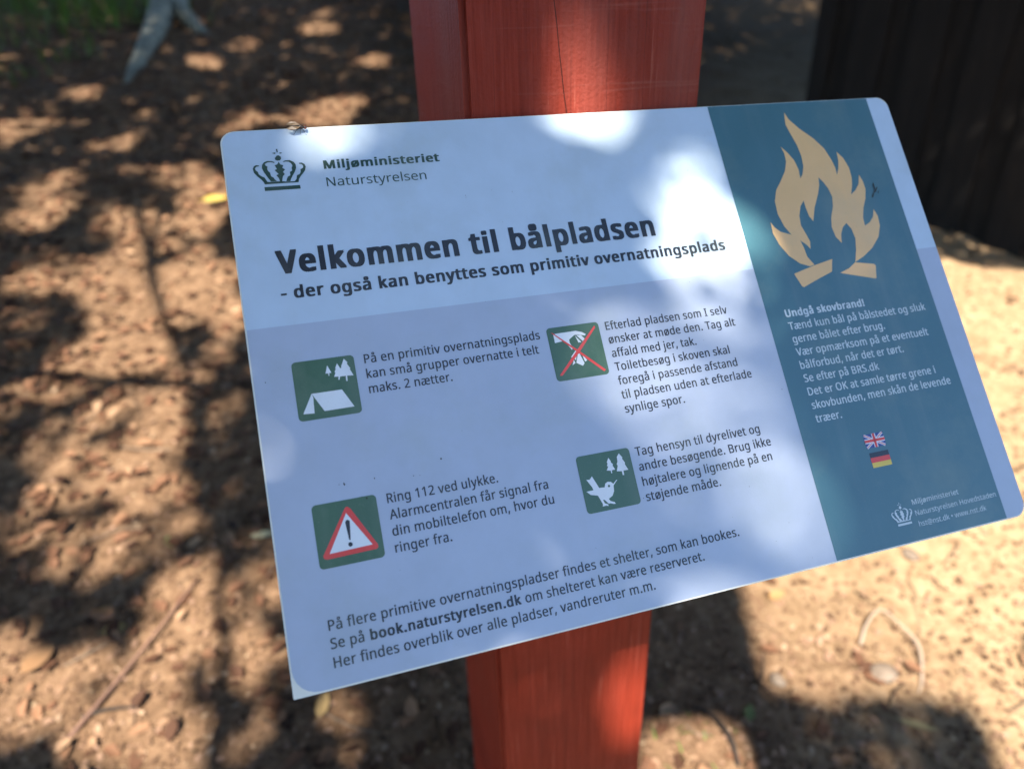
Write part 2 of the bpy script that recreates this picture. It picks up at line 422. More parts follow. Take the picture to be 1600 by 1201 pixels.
"h":[496,[[139,431,138,415,138,399,136,384,135,370,140,370,155,391,174,407,196,420,221,429,247,435,273,437,306,435,335,430,360,421,382,408,399,391,413,370,423,344,429,314,431,280,431,0,361,0,361,275,358,307,351,333,338,353,319,367,295,376,265,379,235,377,210,370,189,360,173,347,160,329,150,308,144,283,140,254,139,222,139,0,68,0,68,609,139,609]]],
"i":[207,[[139,430,139,0,68,0,68,430],[104,591,119,588,133,580,142,566,145,546,142,526,133,512,119,504,104,501,88,504,75,512,66,526,63,546,66,566,75,580,88,588]]],
"j":[207,[[18,-192,-1,-192,-18,-190,-32,-187,-44,-183,-44,-126,-32,-129,-19,-132,-6,-133,9,-134,32,-130,51,-120,64,-100,68,-67,68,430,139,430,139,-64,137,-90,133,-113,126,-133,110,-159,87,-177,67,-186,44,-191],[63,546,66,566,75,580,88,588,104,591,119,588,133,580,142,566,145,546,142,526,133,512,119,504,104,501,88,504,75,512,66,526]]],
"k":[428,[[138,291,138,276,137,257,135,221,138,221,144,229,152,240,172,264,181,276,189,285,326,430,409,430,235,246,421,0,336,0,187,200,138,158,138,0,68,0,68,609,138,609]]],
"l":[207,[[139,0,68,0,68,609,139,609]]],
"m":[750,[[540,438,584,434,621,421,649,401,669,371,681,330,685,280,685,0,615,0,615,277,613,308,606,333,594,353,577,367,555,376,528,379,490,374,460,362,438,342,423,315,414,280,411,237,411,0,342,0,342,277,339,308,332,333,320,353,303,367,281,376,253,379,227,377,204,370,185,360,170,347,158,329,150,308,144,283,140,255,139,223,139,0,68,0,68,430,125,430,136,371,140,371,155,392,173,409,194,422,217,431,241,436,266,438,298,436,325,430,349,420,369,406,386,388,398,366,402,366,418,388,438,406,461,420,486,430,512,436]]],
"n":[496,[[275,438,322,434,361,421,391,401,413,371,426,330,431,280,431,0,361,0,361,275,358,307,351,333,338,353,319,367,295,376,265,379,222,374,189,361,166,338,151,308,142,269,139,223,139,0,68,0,68,430,125,430,136,371,140,371,156,392,175,409,198,422,222,431,248,436]]],
"o":[485,[[442,216,440,181,436,150,428,121,417,95,404,71,388,51,369,33,348,18,324,7,299,-1,271,-6,241,-8,214,-6,188,-1,163,7,140,18,119,33,100,51,84,71,70,95,59,121,51,150,46,181,44,216,47,261,55,301,68,336,87,367,110,392,137,412,169,426,204,435,244,438,281,435,316,426,347,412,374,392,398,367,417,336,431,301,439,261],[117,216,119,184,123,154,130,128,141,105,155,86,172,71,192,59,216,53,243,51,270,53,294,59,314,71,331,86,345,105,356,128,363,154,367,184,369,216,367,248,363,277,355,303,345,325,331,344,314,359,294,370,270,376,242,379,202,374,171,359,147,335,130,303,120,263]]],
"p":[493,[[273,438,322,432,365,413,401,383,428,339,444,284,449,216,447,170,439,129,427,93,410,62,390,37,365,17,337,3,306,-5,272,-8,241,-6,213,1,190,11,170,24,153,38,139,55,134,55,136,39,137,20,138,1,139,-16,139,-192,68,-192,68,430,126,430,136,371,139,371,153,389,170,405,189,419,213,429,231,434,251,437],[260,379,233,377,210,371,190,362,174,349,161,333,152,313,145,289,141,261,139,229,139,216,140,182,144,152,150,126,159,103,172,85,188,70,208,59,233,53,261,51,286,53,308,60,326,72,341,88,354,108,364,131,371,157,375,186,376,217,373,262,363,302,348,334,325,359,296,374]]],
"r":[331,[[269,438,281,438,295,437,308,435,319,433,310,368,299,370,287,372,275,373,264,374,240,371,217,363,195,351,176,334,161,313,149,289,143,270,140,251,139,229,139,0,68,0,68,430,126,430,134,351,137,351,152,374,170,395,191,413,214,426,240,435]]],
"s":[384,[[348,119,346,92,339,69,327,49,311,32,292,18,268,6,241,-2,210,-6,176,-8,148,-7,122,-5,99,-1,78,5,59,11,42,19,42,83,60,75,81,67,104,60,128,54,153,50,178,49,211,51,236,57,256,66,274,86,280,112,278,128,271,141,259,154,239,167,222,176,200,185,174,196,148,206,124,217,103,228,76,245,57,266,45,292,41,324,46,358,61,386,85,408,118,425,157,435,202,438,228,437,252,434,275,430,298,424,319,417,339,409,315,353,297,360,278,366,258,372,238,377,218,379,197,380,171,379,149,374,131,366,114,350,108,328,111,312,119,298,133,286,154,274,172,266,193,256,219,246,245,236,268,226,289,215,314,197,333,176,344,150]]],
"t":[289,[[212,50,228,50,245,53,260,55,272,59,272,5,258,0,240,-4,219,-7,200,-8,178,-7,157,-3,138,4,120,13,104,27,91,44,82,66,76,93,74,125,74,375,13,375,13,409,75,437,103,528,144,528,144,430,269,430,269,375,144,375,144,127,146,103,153,83,163,69,185,54]]],
"u":[496,[[427,430,427,0,370,0,359,57,356,57,340,36,321,20,298,8,273,-1,247,-6,220,-8,187,-6,159,-1,134,8,112,21,95,38,81,59,71,85,65,114,63,148,63,430,135,430,135,153,137,122,145,96,158,76,176,62,200,53,230,51,260,53,285,59,306,69,323,82,336,100,345,121,352,146,356,175,357,206,357,430]]],
"v":[407,[[163,0,0,430,75,430,167,176,173,158,180,137,187,116,193,96,198,78,201,63,204,63,208,78,214,96,220,117,227,138,234,158,241,176,332,430,407,430,244,0]]],
"w":[630,[[346,243,336,276,331,292,328,308,321,335,318,347,316,357,313,357,311,347,308,335,302,307,298,292,294,275,289,259,284,242,207,1,127,1,9,431,82,431,141,201,147,178,153,154,158,131,163,109,167,90,169,73,172,73,175,84,178,97,185,128,189,144,193,160,197,175,201,188,277,431,354,431,428,188,440,149,446,129,451,109,455,90,457,74,460,74,463,89,466,108,471,129,477,153,483,177,489,201,549,431,621,431,502,1,419,1]]],
"y":[409,[[1,430,76,430,169,185,177,164,184,144,191,124,196,105,201,86,205,68,209,68,215,91,224,121,231,142,238,164,245,186,333,430,409,430,224,-59,213,-85,201,-108,188,-130,173,-148,157,-164,138,-176,117,-185,94,-191,67,-192,49,-192,34,-190,20,-188,9,-186,9,-130,19,-132,30,-133,43,-134,56,-135,79,-132,99,-126,116,-114,130,-99,142,-80,152,-59,174,-2]]],
"å":[450,[[231,437,279,433,318,422,347,403,368,375,381,338,385,293,385,0,334,0,320,61,317,61,298,40,279,22,258,9,234,-1,216,-5,195,-7,172,-8,148,-7,124,-2,103,6,84,16,68,30,55,48,45,68,39,92,37,119,43,159,59,192,87,219,127,238,179,251,243,257,316,259,316,285,313,317,306,342,293,359,275,371,253,378,227,380,205,379,183,376,163,370,143,363,124,355,106,347,84,400,104,410,126,419,151,426,177,432,204,436],[252,208,204,203,167,195,141,182,124,165,113,144,110,119,115,87,132,66,157,53,188,49,223,52,253,62,279,79,299,103,311,134,315,172,315,210],[225,486,200,488,179,496,161,508,148,525,140,546,137,571,140,596,148,616,161,633,179,645,200,653,225,655,248,653,269,645,288,633,302,617,311,596,314,572,311,547,302,525,288,508,270,496,249,488],[225,526,243,529,257,538,266,552,269,571,266,590,257,604,242,613,225,616,207,613,192,604,183,590,180,571,183,552,191,538,205,529]]],
"æ":[693,[[484,438,517,435,547,427,573,414,597,396,616,373,632,346,643,316,650,282,652,245,652,202,377,202,381,155,392,117,410,89,434,68,465,56,501,52,527,53,550,56,572,60,592,66,612,73,633,82,633,20,611,11,590,4,570,-1,548,-5,525,-7,499,-8,475,-7,452,-4,431,2,411,10,393,20,377,32,361,47,348,64,336,83,323,65,310,49,296,35,280,22,263,12,244,3,223,-3,200,-7,173,-8,148,-7,125,-2,104,6,85,16,68,30,55,48,45,68,39,92,37,119,39,147,46,171,58,192,75,211,96,226,123,239,155,248,191,254,233,257,305,259,305,286,302,318,294,342,280,359,262,371,240,378,215,380,194,379,173,376,152,370,132,364,113,356,95,347,73,400,93,410,116,419,141,427,168,432,194,436,221,437,252,435,279,430,303,421,323,407,339,390,352,368,367,388,386,406,407,419,430,430,456,436],[243,208,198,203,163,195,139,182,123,165,113,144,110,119,115,87,130,66,154,53,184,49,206,50,226,55,245,62,269,79,287,103,296,122,301,145,303,172,303,210],[483,380,454,377,429,366,409,348,394,324,384,294,379,257,577,257,576,281,573,303,567,322,555,347,536,365,513,376]]],
"ø":[485,[[442,216,439,170,431,130,417,94,399,63,376,38,348,18,316,4,281,-5,241,-8,213,-6,186,-1,161,7,138,18,106,-26,59,5,95,55,80,75,67,98,57,124,50,152,46,183,44,216,50,281,68,336,98,380,138,412,187,431,244,438,273,436,300,430,325,421,349,409,380,454,427,423,391,373,406,353,418,330,428,305,436,278,440,248],[117,216,118,186,121,159,127,135,136,113,313,358,298,367,281,373,262,377,242,379,202,374,171,359,147,335,130,303,120,263],[369,216,368,244,364,270,358,294,350,314,174,69,189,61,205,55,224,52,243,51,270,53,294,59,314,71,331,86,345,105,356,128,363,154,367,184]]],
"•":[302,[[62,293,65,325,73,351,87,370,105,383,127,390,151,392,174,390,196,383,214,370,228,351,237,325,240,293,237,261,228,235,214,216,196,203,174,196,151,193,127,196,105,203,87,216,73,235,65,261]]]}
CAP_EM = 573.0

CDT = {}
def glyph_fill(ch):
    """triangles of one letter, thousandths of an em"""
    if ch not in CDT:
        V, F = [], []
        for P in GLYPH[ch][1]:
            P = np.array(P, float).reshape(-1, 2)
            F.append(list(range(len(V), len(V) + len(P))))
            V += [Vector(p) for p in P]
        if V:
            out = delaunay_2d_cdt(V, [], F, 2, 1e-4)
            CDT[ch] = (np.array([tuple(v) for v in out[0]]), [list(f) for f in out[2]])
        else:
            CDT[ch] = (np.zeros((0, 2)), [])
    return CDT[ch]

def text(name, runs, x, y, width, cap, m, z=0.2, parent=sign):
    """one printed line: runs = [(string, weight)], baseline at (x, y) mm, fitted to width and cap height"""
    cur, V, F, n = 0.0, [], [], 0
    for r, (body, bold) in enumerate(runs):
        if r:
            cur += 260
        d, e_ = max(bold, 0), max(bold, 0) * 0.42
        # a bold weight is the letter printed several times, each pass a hair to the side (and 6 microns higher)
        passes = [(-d, -e_), (-d, e_), (d, -e_), (d, e_), (0, -e_), (0, e_)] if d > 6 else ([(-d, 0), (d, 0)] if d else [(0, 0)])
        for ch in body:
            v, f = glyph_fill(ch)
            if len(v):
                for k, (px, py) in enumerate(passes):
                    q = np.c_[v + (cur + d + px, py), np.full(len(v), k * 0.006)]
                    q[:, 1] *= CAP_EM / (CAP_EM + 2 * e_)
                    V.append(q)
                    F += [[i + n for i in g] for g in f]
                    n += len(v)
            cur += GLYPH[ch][0] + 1.6 * d
    V = np.concatenate(V)
    lo, hi = V[:, 0].min(), V[:, 0].max()
    s, t = width / (hi - lo), cap / CAP_EM
    me = bpy.data.meshes.new(name)
    me.from_pydata([((x + (a - lo) * s) / 1000, (-y + b * t) / 1000, (z + k) / 1000) for a, b, k in V], [], F)
    me.update()
    if sum(p.normal.z * p.area for p in me.polygons) < 0:
        me.flip_normals()
    return obj(name, me, m, parent)

RG, BD, XB = 15, 38, 44
text('ministry_name', [('Miljøministeriet', BD)], 53.2, 26.9, 66.6, 5.3, M_FOREST)
text('agency_name', [('Naturstyrelsen', -6)], 53.4, 37.9, 56.7, 5.5, M_FOREST)
text('headline_text', [('Velkommen til bålpladsen', XB)], 20.3, 86.9, 224.6, 13.6, M_DARK)
text('subheading_text', [('- der også kan benyttes som primitiv overnatningsplads', BD)], 20.4, 101.4, 269.5, 7.0, M_DARK)
def para(lines, x, y, step, cap, m, bold=RG):
    for k, (s, wd) in enumerate(lines):
        b = BD if s.endswith('!') else bold
        text('paragraph_text', [(s, b)], x, y + step * k, wd, cap, m)
para([('På en primitiv overnatningsplads', 99.4), ('kan små grupper overnatte i telt', 97.0), ('maks. 2 nætter.', 45.2)], 57.8, 142.6, 8.3, 5.0, M_DARK)
para([('Efterlad pladsen som I selv', 81.1), ('ønsker at møde den. Tag alt', 84.3), ('affald med jer, tak.', 55.1), ('Toiletbesøg i skoven skal', 75.5), ('foregå i passende afstand', 78.4), ('til pladsen uden at efterlade', 85.8), ('synlige spor.', 38.1)], 197.9, 142.7, 8.33, 5.0, M_DARK)
para([('Ring 112 ved ulykke.', 59.3), ('Alarmcentralen får signal fra', 86.0), ('din mobiltelefon om, hvor du', 87.6), ('ringer fra.', 29.5)], 57.7, 217.8, 8.4, 5.0, M_DARK)
para([('Tag hensyn til dyrelivet og', 81.0), ('andre besøgende. Brug ikke', 86.0), ('højtalere og lignende på en', 84.2), ('støjende måde.', 47.2)], 198.0, 217.9, 8.55, 5.0, M_DARK)
text('footer_text', [('På flere primitive overnatningspladser findes et shelter, som kan bookes.', RG)], 20.2, 272.9, 228.2, 5.0, M_DARK)
text('footer_text', [('Se på', RG), ('book.naturstyrelsen.dk', BD), ('om shelteret kan være reserveret.', RG)], 20.1, 281.5, 203.6, 5.0, M_DARK)
text('footer_text', [('Her findes overblik over alle pladser, vandreruter m.m.', RG)], 20.3, 290.3, 170.9, 5.0, M_DARK)
para([('Undgå skovbrand!', 59.8), ('Tænd kun bål på bålstedet og sluk', 105.6), ('gerne bålet efter brug.', 69.7), ('Vær opmærksom på et eventuelt', 101.4), ('bålforbud, når det er tørt.', 78.2), ('Se efter på BRS.dk', 55.9), ('Det er OK at samle tørre grene i', 97.2), ('skovbunden, men skån de levende', 106.2), ('træer.', 18.6)], 318.5, 150.4, 8.5, 4.9, M_PALE)
text('ministry_name', [('Miljøministeriet', 10)], 367.7, 278.2, 35.5, 3.1, M_PALE)
text('agency_name', [('Naturstyrelsen Hovedstaden', -2)], 367.8, 284.8, 62.4, 3.1, M_PALE)
text('agency_name', [('hst@nst.dk • www.nst.dk', -2)], 368.0, 291.4, 51.8, 3.1, M_PALE)

IC = {"flame":[[[346.41,119.22],[339.97,116.6],[333.48,110.54],[328.91,102.24],[326.67,94.15],[327.33,86.31],[329.14,90.11],[332.85,93.64],[339.86,96.39],[336.43,90.03],[334.35,81.29],[335.05,72.17],[338.49,64.37],[344.25,57.84],[349.48,51.19],[352.56,44.3],[352.96,38.36],[351.83,33.24],[355.6,37.94],[358.82,43.57],[360.23,50.83],[359.43,57.54],[362.17,54.55],[364.69,48.79],[365.51,41.65],[364.73,33.15],[362.46,24.5],[360.78,17.07],[362.56,7.95],[364.69,13.62],[371.13,21.37],[379.04,28.62],[385.29,36.99],[388.17,45.71],[389.31,51.86],[388.75,57.25],[391.39,52.62],[393.43,46.71],[394.28,40.06],[398.13,45.22],[400.13,52.68],[399.81,59.93],[398.01,65.81],[394.92,72.37],[399.44,69.53],[403.64,65.07],[406.2,58.62],[407.68,62.99],[407.89,69.04],[405.39,76.03],[401.26,82.81],[398.55,89.66],[397.94,95.71],[402.62,93.58],[406.59,89.83],[408.93,84.47],[410.61,89.62],[409.76,96.63],[405.85,104.46],[397.99,111.79],[389.8,116.67],[381.56,120.1],[385.09,111.57],[387.35,103.74],[386.62,96.7],[384.04,92.37],[380.26,95.14],[377.37,99.83],[375.74,106.0],[372.63,101.08],[371.88,94.09],[373.81,87.31],[377.89,79.51],[379.62,72.59],[378.47,66.57],[376.31,61.63],[373.63,57.84],[372.3,63.68],[369.51,69.36],[366.12,74.93],[363.39,79.36],[359.23,88.82],[357.27,84.59],[356.71,78.75],[356.69,73.51],[353.09,77.26],[350.05,83.91],[349.06,90.7],[350.83,96.58],[352.23,102.41],[350.88,107.59],[348.89,104.33],[345.11,100.88],[346.21,105.74],[346.78,112.55],[350.27,118.64]],
[[333.32,122.93],[348.87,119.16],[364.72,116.09],[361.68,124.64],[350.78,128.06],[337.75,132.58],[336.42,131.87]],
[[381.24,120.3],[395.47,123.02],[396.31,124.26],[393.9,132.64],[392.84,133.08],[378.93,129.32],[367.48,126.2],[375.16,123.92]]],
"crown":[[[19.91,35.61],[38.84,35.84],[38.92,38.01],[19.92,37.96]],
[[19.75,31.9],[20.3,33.95],[38.37,34.01],[38.75,32.08],[37.04,33.3],[32.33,33.19],[29.34,32.68],[25.59,32.64],[22.79,32.68]],
[[19.99,32.72],[18.83,30.88],[16.99,28.85],[15.53,26.59],[15.14,24.13],[15.9,22.57],[17.13,21.99],[18.62,22.23],[18.66,22.78],[17.26,22.86],[16.33,23.82],[16.63,25.19],[17.56,26.07],[17.94,27.72],[19.29,29.04],[20.6,29.68],[21.14,30.93],[21.7,32.06],[21.85,32.74]],
[[23.74,32.49],[22.43,29.96],[20.75,26.59],[19.95,24.09],[20.35,21.96],[21.52,20.42],[23.47,19.8],[25.79,20.05],[27.1,20.83],[26.91,21.36],[25.24,20.69],[23.36,20.69],[21.85,21.53],[22.18,22.64],[23.04,23.25],[22.75,24.58],[22.93,25.95],[23.96,27.11],[24.15,29.29],[25.43,30.2],[25.98,31.46],[27.01,32.49]],
[[28.6,32.89],[28.07,30.68],[27.01,28.84],[28.38,28.27],[26.48,25.68],[27.85,25.11],[26.86,22.72],[28.33,22.28],[29.35,20.72],[29.96,22.41],[31.53,23.07],[30.75,24.51],[32.13,25.71],[30.77,27.1],[31.64,28.53],[30.42,29.79],[29.98,31.38],[29.65,32.97]],
[[31.88,33.02],[32.31,31.56],[33.09,30.13],[34.46,29.56],[34.51,27.39],[35.91,26.68],[35.78,25.03],[36.46,23.44],[35.7,22.02],[34.63,21.11],[33.24,20.87],[31.79,21.04],[31.48,20.74],[32.86,20.16],[35.24,20.12],[37.23,21.31],[38.19,23.02],[38.13,25.21],[37.1,27.59],[35.91,29.41],[34.68,31.48],[34.0,33.06]],
[[36.34,33.25],[37.46,31.98],[38.0,29.71],[39.51,29.15],[40.28,27.84],[40.38,26.21],[41.93,25.36],[42.1,24.14],[41.41,23.05],[40.14,22.76],[40.09,22.2],[41.65,22.18],[42.96,23.11],[43.45,24.79],[42.8,26.94],[41.47,28.75],[40.07,30.28],[38.75,32.08],[38.44,33.55]],
[[27.53,18.4],[28.8,16.79],[29.86,16.79],[30.91,17.82],[30.87,19.06],[30.04,19.95],[28.62,19.99],[27.64,19.37]],
[[26.41,15.17],[27.86,14.86],[28.51,15.32],[27.74,15.81]],
[[29.92,15.42],[31.03,15.03],[31.94,15.37],[31.05,15.86]],
[[28.83,12.87],[29.55,12.72],[29.64,14.85],[29.04,14.89]]],
"p1":[[[22.93,165.03],[28.5,154.9],[29.05,156.97],[28.57,165.46]],
[[28.49,154.96],[44.02,154.98],[49.02,164.97],[33.74,165.06],[29.05,156.05]],
[[38.41,140.91],[40.01,145.21],[38.86,145.27],[38.78,146.71],[38.34,146.65],[38.4,145.38],[36.97,145.23]],
[[43.61,140.55],[44.5,142.73],[44.64,143.32],[45.36,143.43],[45.52,142.36],[47.37,138.54],[48.98,140.65],[48.6,141.45],[50.08,144.4],[49.58,144.5],[51.1,148.23],[47.78,147.97],[47.57,150.81],[46.88,150.77],[47.04,147.96],[44.12,147.92],[43.62,149.54],[43.0,149.44],[43.34,147.81],[41.05,147.63],[42.1,145.42],[41.66,145.19],[42.57,143.29],[42.31,142.91]]],
"p2":[[[165.26,141.28],[166.44,140.8],[179.12,140.66],[182.83,141.95],[184.87,143.42],[184.13,144.22],[180.36,143.16],[177.85,143.0],[174.05,145.33],[174.0,147.11],[175.21,150.48],[174.41,151.6],[171.09,145.64],[165.22,146.24]],
[[178.1,143.46],[181.11,147.74],[179.27,147.84]],
[[178.87,143.32],[181.71,143.6],[183.54,145.93],[182.11,147.34]],
[[176.9,151.78],[177.36,152.91],[173.43,155.88],[172.8,155.79]],
[[176.61,154.57],[175.47,157.94],[174.35,156.54]],
[[174.12,157.57],[174.77,159.42],[172.69,160.63]],
[[177.35,154.5],[178.48,154.31],[180.14,160.38],[178.83,161.78],[175.29,159.5]],
[[179.58,154.29],[182.12,158.9],[180.69,159.58]]],
"p2x":[[[163.97,139.86],[165.28,140.39],[178.22,152.32],[192.1,166.03],[190.79,166.9],[177.28,153.25]],
[[191.07,139.02],[191.49,140.34],[178.68,153.45],[165.46,165.73],[163.74,165.47],[177.13,152.34]]],
"p3r":[[[36.43,215.93],[37.69,215.64],[39.04,216.96],[49.65,236.98],[49.77,238.4],[48.6,239.2],[24.6,239.56],[23.0,239.06],[22.53,237.6]]],
"p3w":[[[36.52,218.76],[47.09,236.63],[25.8,237.08]]],
"p3k":[[[35.43,223.29],[35.98,222.35],[36.87,222.17],[37.7,222.86],[37.62,224.07],[36.82,232.28],[36.13,232.31]],
[[37.49,234.67],[37.3,235.13],[36.94,235.45],[36.47,235.57],[35.98,235.47],[35.57,235.17],[35.33,234.72],[35.29,234.22],[35.47,233.76],[35.84,233.44],[36.31,233.31],[36.8,233.41],[37.2,233.72],[37.45,234.17]]],
"p4":[[[181.23,215.94],[182.29,217.95],[182.12,218.65],[183.17,219.93],[182.73,220.58],[183.76,223.02],[181.61,223.1],[181.59,224.73],[181.04,224.63],[181.01,223.17],[178.73,222.69],[180.08,220.65],[179.39,220.27],[180.16,219.03],[179.77,218.41]],
[[188.01,214.57],[189.59,217.23],[189.17,217.78],[190.39,220.31],[190.09,221.17],[191.41,224.51],[188.39,224.51],[188.35,226.87],[187.41,226.88],[187.35,224.61],[184.46,224.16],[185.79,221.13],[185.25,220.48],[186.13,219.0],[186.4,216.3]],
[[165.76,225.6],[167.68,225.85],[169.38,224.3],[172.11,231.25],[175.31,231.49],[176.18,229.5],[177.68,228.88],[179.52,229.22],[180.75,230.53],[182.92,228.77],[183.6,228.71],[180.72,231.42],[180.21,234.56],[178.81,236.8],[176.19,238.08],[177.0,239.48],[179.08,240.41],[179.67,241.41],[178.47,241.29],[176.71,240.67],[175.57,240.63],[173.69,238.14],[172.78,237.96],[173.42,240.04],[175.12,240.89],[175.21,241.8],[173.86,241.36],[171.73,241.48],[172.2,240.33],[171.08,237.11],[170.39,235.2],[166.48,234.1],[164.34,231.93],[168.54,231.83],[168.18,230.16]]],
"p4e":[[[178.57,231.38],[178.43,231.67],[178.2,231.87],[177.92,231.96],[177.64,231.91],[177.42,231.73],[177.3,231.46],[177.31,231.15],[177.45,230.86],[177.68,230.65],[177.96,230.57],[178.24,230.62],[178.46,230.8],[178.58,231.07]]],
"specks":[[88.9,200.08,0.55],[53.18,204.01,0.4],[73.1,206.31,0.3],[76.41,206.75,0.2],[35.33,204.03,0.25],[47.78,213.31,0.5],[45.36,212.19,0.3],[130.78,50.3,0.25],[278.28,45.45,0.25],[301.14,194.68,0.3],[6.73,145.62,0.35],[59.96,232.76,0.2],[196.29,241.54,0.25],[281.28,271.94,0.2],[269.98,280.37,0.2],[209.52,273.37,0.2],[262.27,247.35,0.25],[368.18,163.19,0.2],[159.48,50.26,0.2],[130.93,51.55,0.2]],"smudge":[[[410.41,75.99],[413.47,71.93],[414.41,70.8],[411.44,76.08]],
[[415.64,64.85],[415.14,70.26],[414.15,70.78],[414.61,66.58]],
[[417.85,68.67],[414.81,72.64],[413.99,71.97],[416.99,68.84]],
[[418.29,71.13],[416.57,73.64],[416.4,72.66]],
[[37.71,203.15],[38.3,204.58],[37.74,205.06],[37.43,203.93]]]}
plate('campfire_emblem', IC['flame'], None, 0.2, M_FLAME)
plate('crown_emblem', IC['crown'], None, 0.2, M_FOREST)
cc = np.concatenate([np.array(p) for p in IC['crown']])
mx, my = (cc[:, 0].min() + cc[:, 0].max()) / 2, cc[:, 1].max()
k = 15.2 / (cc[:, 0].max() - cc[:, 0].min())
plate('crown_emblem', [[((x - mx) * k + 358.3, (y - my) * k + 288.6) for x, y in p] for p in IC['crown']], None, 0.2, M_PALE)
tiles = {}
for key, (x0, y0) in (('p1', (20.4, 137.0)), ('p2', (161.6, 137.0)), ('p3', (20.2, 212.1)), ('p4', (162.3, 212.3))):
    tiles[key] = plate('pictogram', [rr(x0, y0, x0 + 32.2, y0 + 31.8, 2.2)], None, 0.2, M_PICT)
plate('tent_symbol', IC['p1'][:2], None, 0.28, M_ICON, tiles['p1'])
plate('pine_tree_symbol', IC['p1'][2:3], None, 0.28, M_ICON, tiles['p1'])
plate('pine_tree_symbol', IC['p1'][3:], None, 0.28, M_ICON, tiles['p1'])
plate('litter_symbol', IC['p2'], None, 0.28, M_ICON, tiles['p2'])
plate('red_cross', IC['p2x'][:1], None, 0.36, M_RED, tiles['p2'])
plate('red_cross', IC['p2x'][1:], None, 0.40, M_RED, tiles['p2'])
plate('warning_triangle', IC['p3r'], None, 0.28, M_RED, tiles['p3'])
plate('triangle_centre', IC['p3w'], None, 0.36, M_ICON, tiles['p3'])
plate('exclamation_mark', IC['p3k'], None, 0.44, M_DARK, tiles['p3'])
plate('pine_tree_symbol', IC['p4'][:1], None, 0.28, M_ICON, tiles['p4'])
plate('pine_tree_symbol', IC['p4'][1:2], None, 0.28, M_ICON, tiles['p4'])
plate('bird_symbol', IC['p4'][2:], None, 0.28, M_ICON, tiles['p4'])
plate('bird_eye', IC['p4e'], None, 0.36, M_PICT, tiles['p4'])
# flags
fx, fy, fw, fh = 347.6, 231.4, 14.6, 8.5
uk = plate('british_flag', [[(fx, fy), (fx + fw, fy), (fx + fw, fy + fh), (fx, fy + fh)]], None, 0.2, M_BLUE)
def bar(x0, y0, x1, y1, wd):
    d = math.hypot(x1 - x0, y1 - y0)
    nx_, ny_ = -(y1 - y0) / d * wd / 2, (x1 - x0) / d * wd / 2
    return [(x0 + nx_, y0 + ny_), (x1 + nx_, y1 + ny_), (x1 - nx_, y1 - ny_), (x0 - nx_, y0 - ny_)]
e = 0.55
plate('white_diagonal', [bar(fx + e, fy + e * .5, fx + fw - e, fy + fh - e * .5, 1.5)], None, 0.26, M_ICON, uk)
plate('white_diagonal', [bar(fx + fw - e, fy + e * .5, fx + e, fy + fh - e * .5, 1.5)], None, 0.29, M_ICON, uk)
plate('red_diagonal', [bar(fx + e, fy + e * .5, fx + fw - e, fy + fh - e * .5, 0.5)], None, 0.32, M_RED, uk)
plate('red_diagonal', [bar(fx + fw - e, fy + e * .5, fx + e, fy + fh - e * .5, 0.5)], None, 0.34, M_RED, uk)
plate('white_cross', [bar(fx, fy + fh / 2, fx + fw, fy + fh / 2, 2.8), bar(fx + fw / 2, fy, fx + fw / 2, fy + fh, 2.8)], None, 0.37, M_ICON, uk)
plate('red_saint_george_cross', [bar(fx, fy + fh / 2, fx + fw, fy + fh / 2, 1.7), bar(fx + fw / 2, fy, fx + fw / 2, fy + fh, 1.7)], None, 0.41, M_RED, uk)
fy = 242.8
de = plate('german_flag', [[(fx + .6, fy), (fx + fw, fy), (fx + fw, fy + 9.2), (fx + .6, fy + 9.2)]], None, 0.2, M_DARK)
plate('red_stripe', [[(fx + .6, fy + 3.05), (fx + fw, fy + 3.05), (fx + fw, fy + 6.15), (fx + .6, fy + 6.15)]], None, 0.26, M_RED, de)
plate('gold_stripe', [[(fx + .6, fy + 6.15), (fx + fw, fy + 6.15), (fx + fw, fy + 9.2), (fx + .6, fy + 9.2)]], None, 0.26, M_YEL, de)
# small specks of dirt and the dried smear beside the flame
sp = [[(x + r * math.cos(a) * 0.8, y + r * math.sin(a)) for a in np.linspace(0, 2 * math.pi, 7, endpoint=False) + r * 9] for x, y, r in IC['specks']]
for _ in range(70):
    x, y, r = random.uniform(4, 446), random.uniform(4, 296), random.uniform(0.06, 0.16)
    sp.append([(x + r * math.cos(a), y + r * math.sin(a)) for a in np.linspace(0, 2 * math.pi, 5, endpoint=False)])
tag(plate('dirt', sp + IC['smudge'], None, 0.5, M_SPECK), kind='stuff')

# ------------------------------------------------------------------ red post (0.163 x 0.175 m) and the wedge that carries the sign
M_POST = mat('red_wood_paint', (0.3, 0.03, 0.018), 0.55, 0.15)
tc = texco(M_POST, 'Object', (1, 1, 0.03))
g1 = noise(M_POST, 380, 5, 0.65, tc)
tco = texco(M_POST)
g2 = noise(M_POST, 9, 4, 0.6, tco)
g3 = noise(M_POST, 420, 2, 0.5, tco)
c1 = ramp(M_POST, g1, [(0.3, (0.15, 0.018, 0.009)), (0.5, (0.205, 0.024, 0.011)), (0.7, (0.25, 0.036, 0.02))])
c1 = mixc(M_POST, maths(M_POST, 'MULTIPLY', maths(M_POST, 'GREATER_THAN', g1, 0.66), 0.35), c1, (0.34, 0.12, 0.08))
c1 = mixc(M_POST, 1.0, c1, ramp(M_POST, g2, [(0.3, (0.78, 0.74, 0.74)), (0.7, (1.08, 1.04, 1.0))]), 'MULTIPLY')
fade = noise(M_POST, 14, 5, 0.62, texco(M_POST, 'Object', (1, 1, 0.22)))
sxf = N(M_POST, 'ShaderNodeSeparateXYZ')
L(M_POST, tco, sxf.inputs[0])
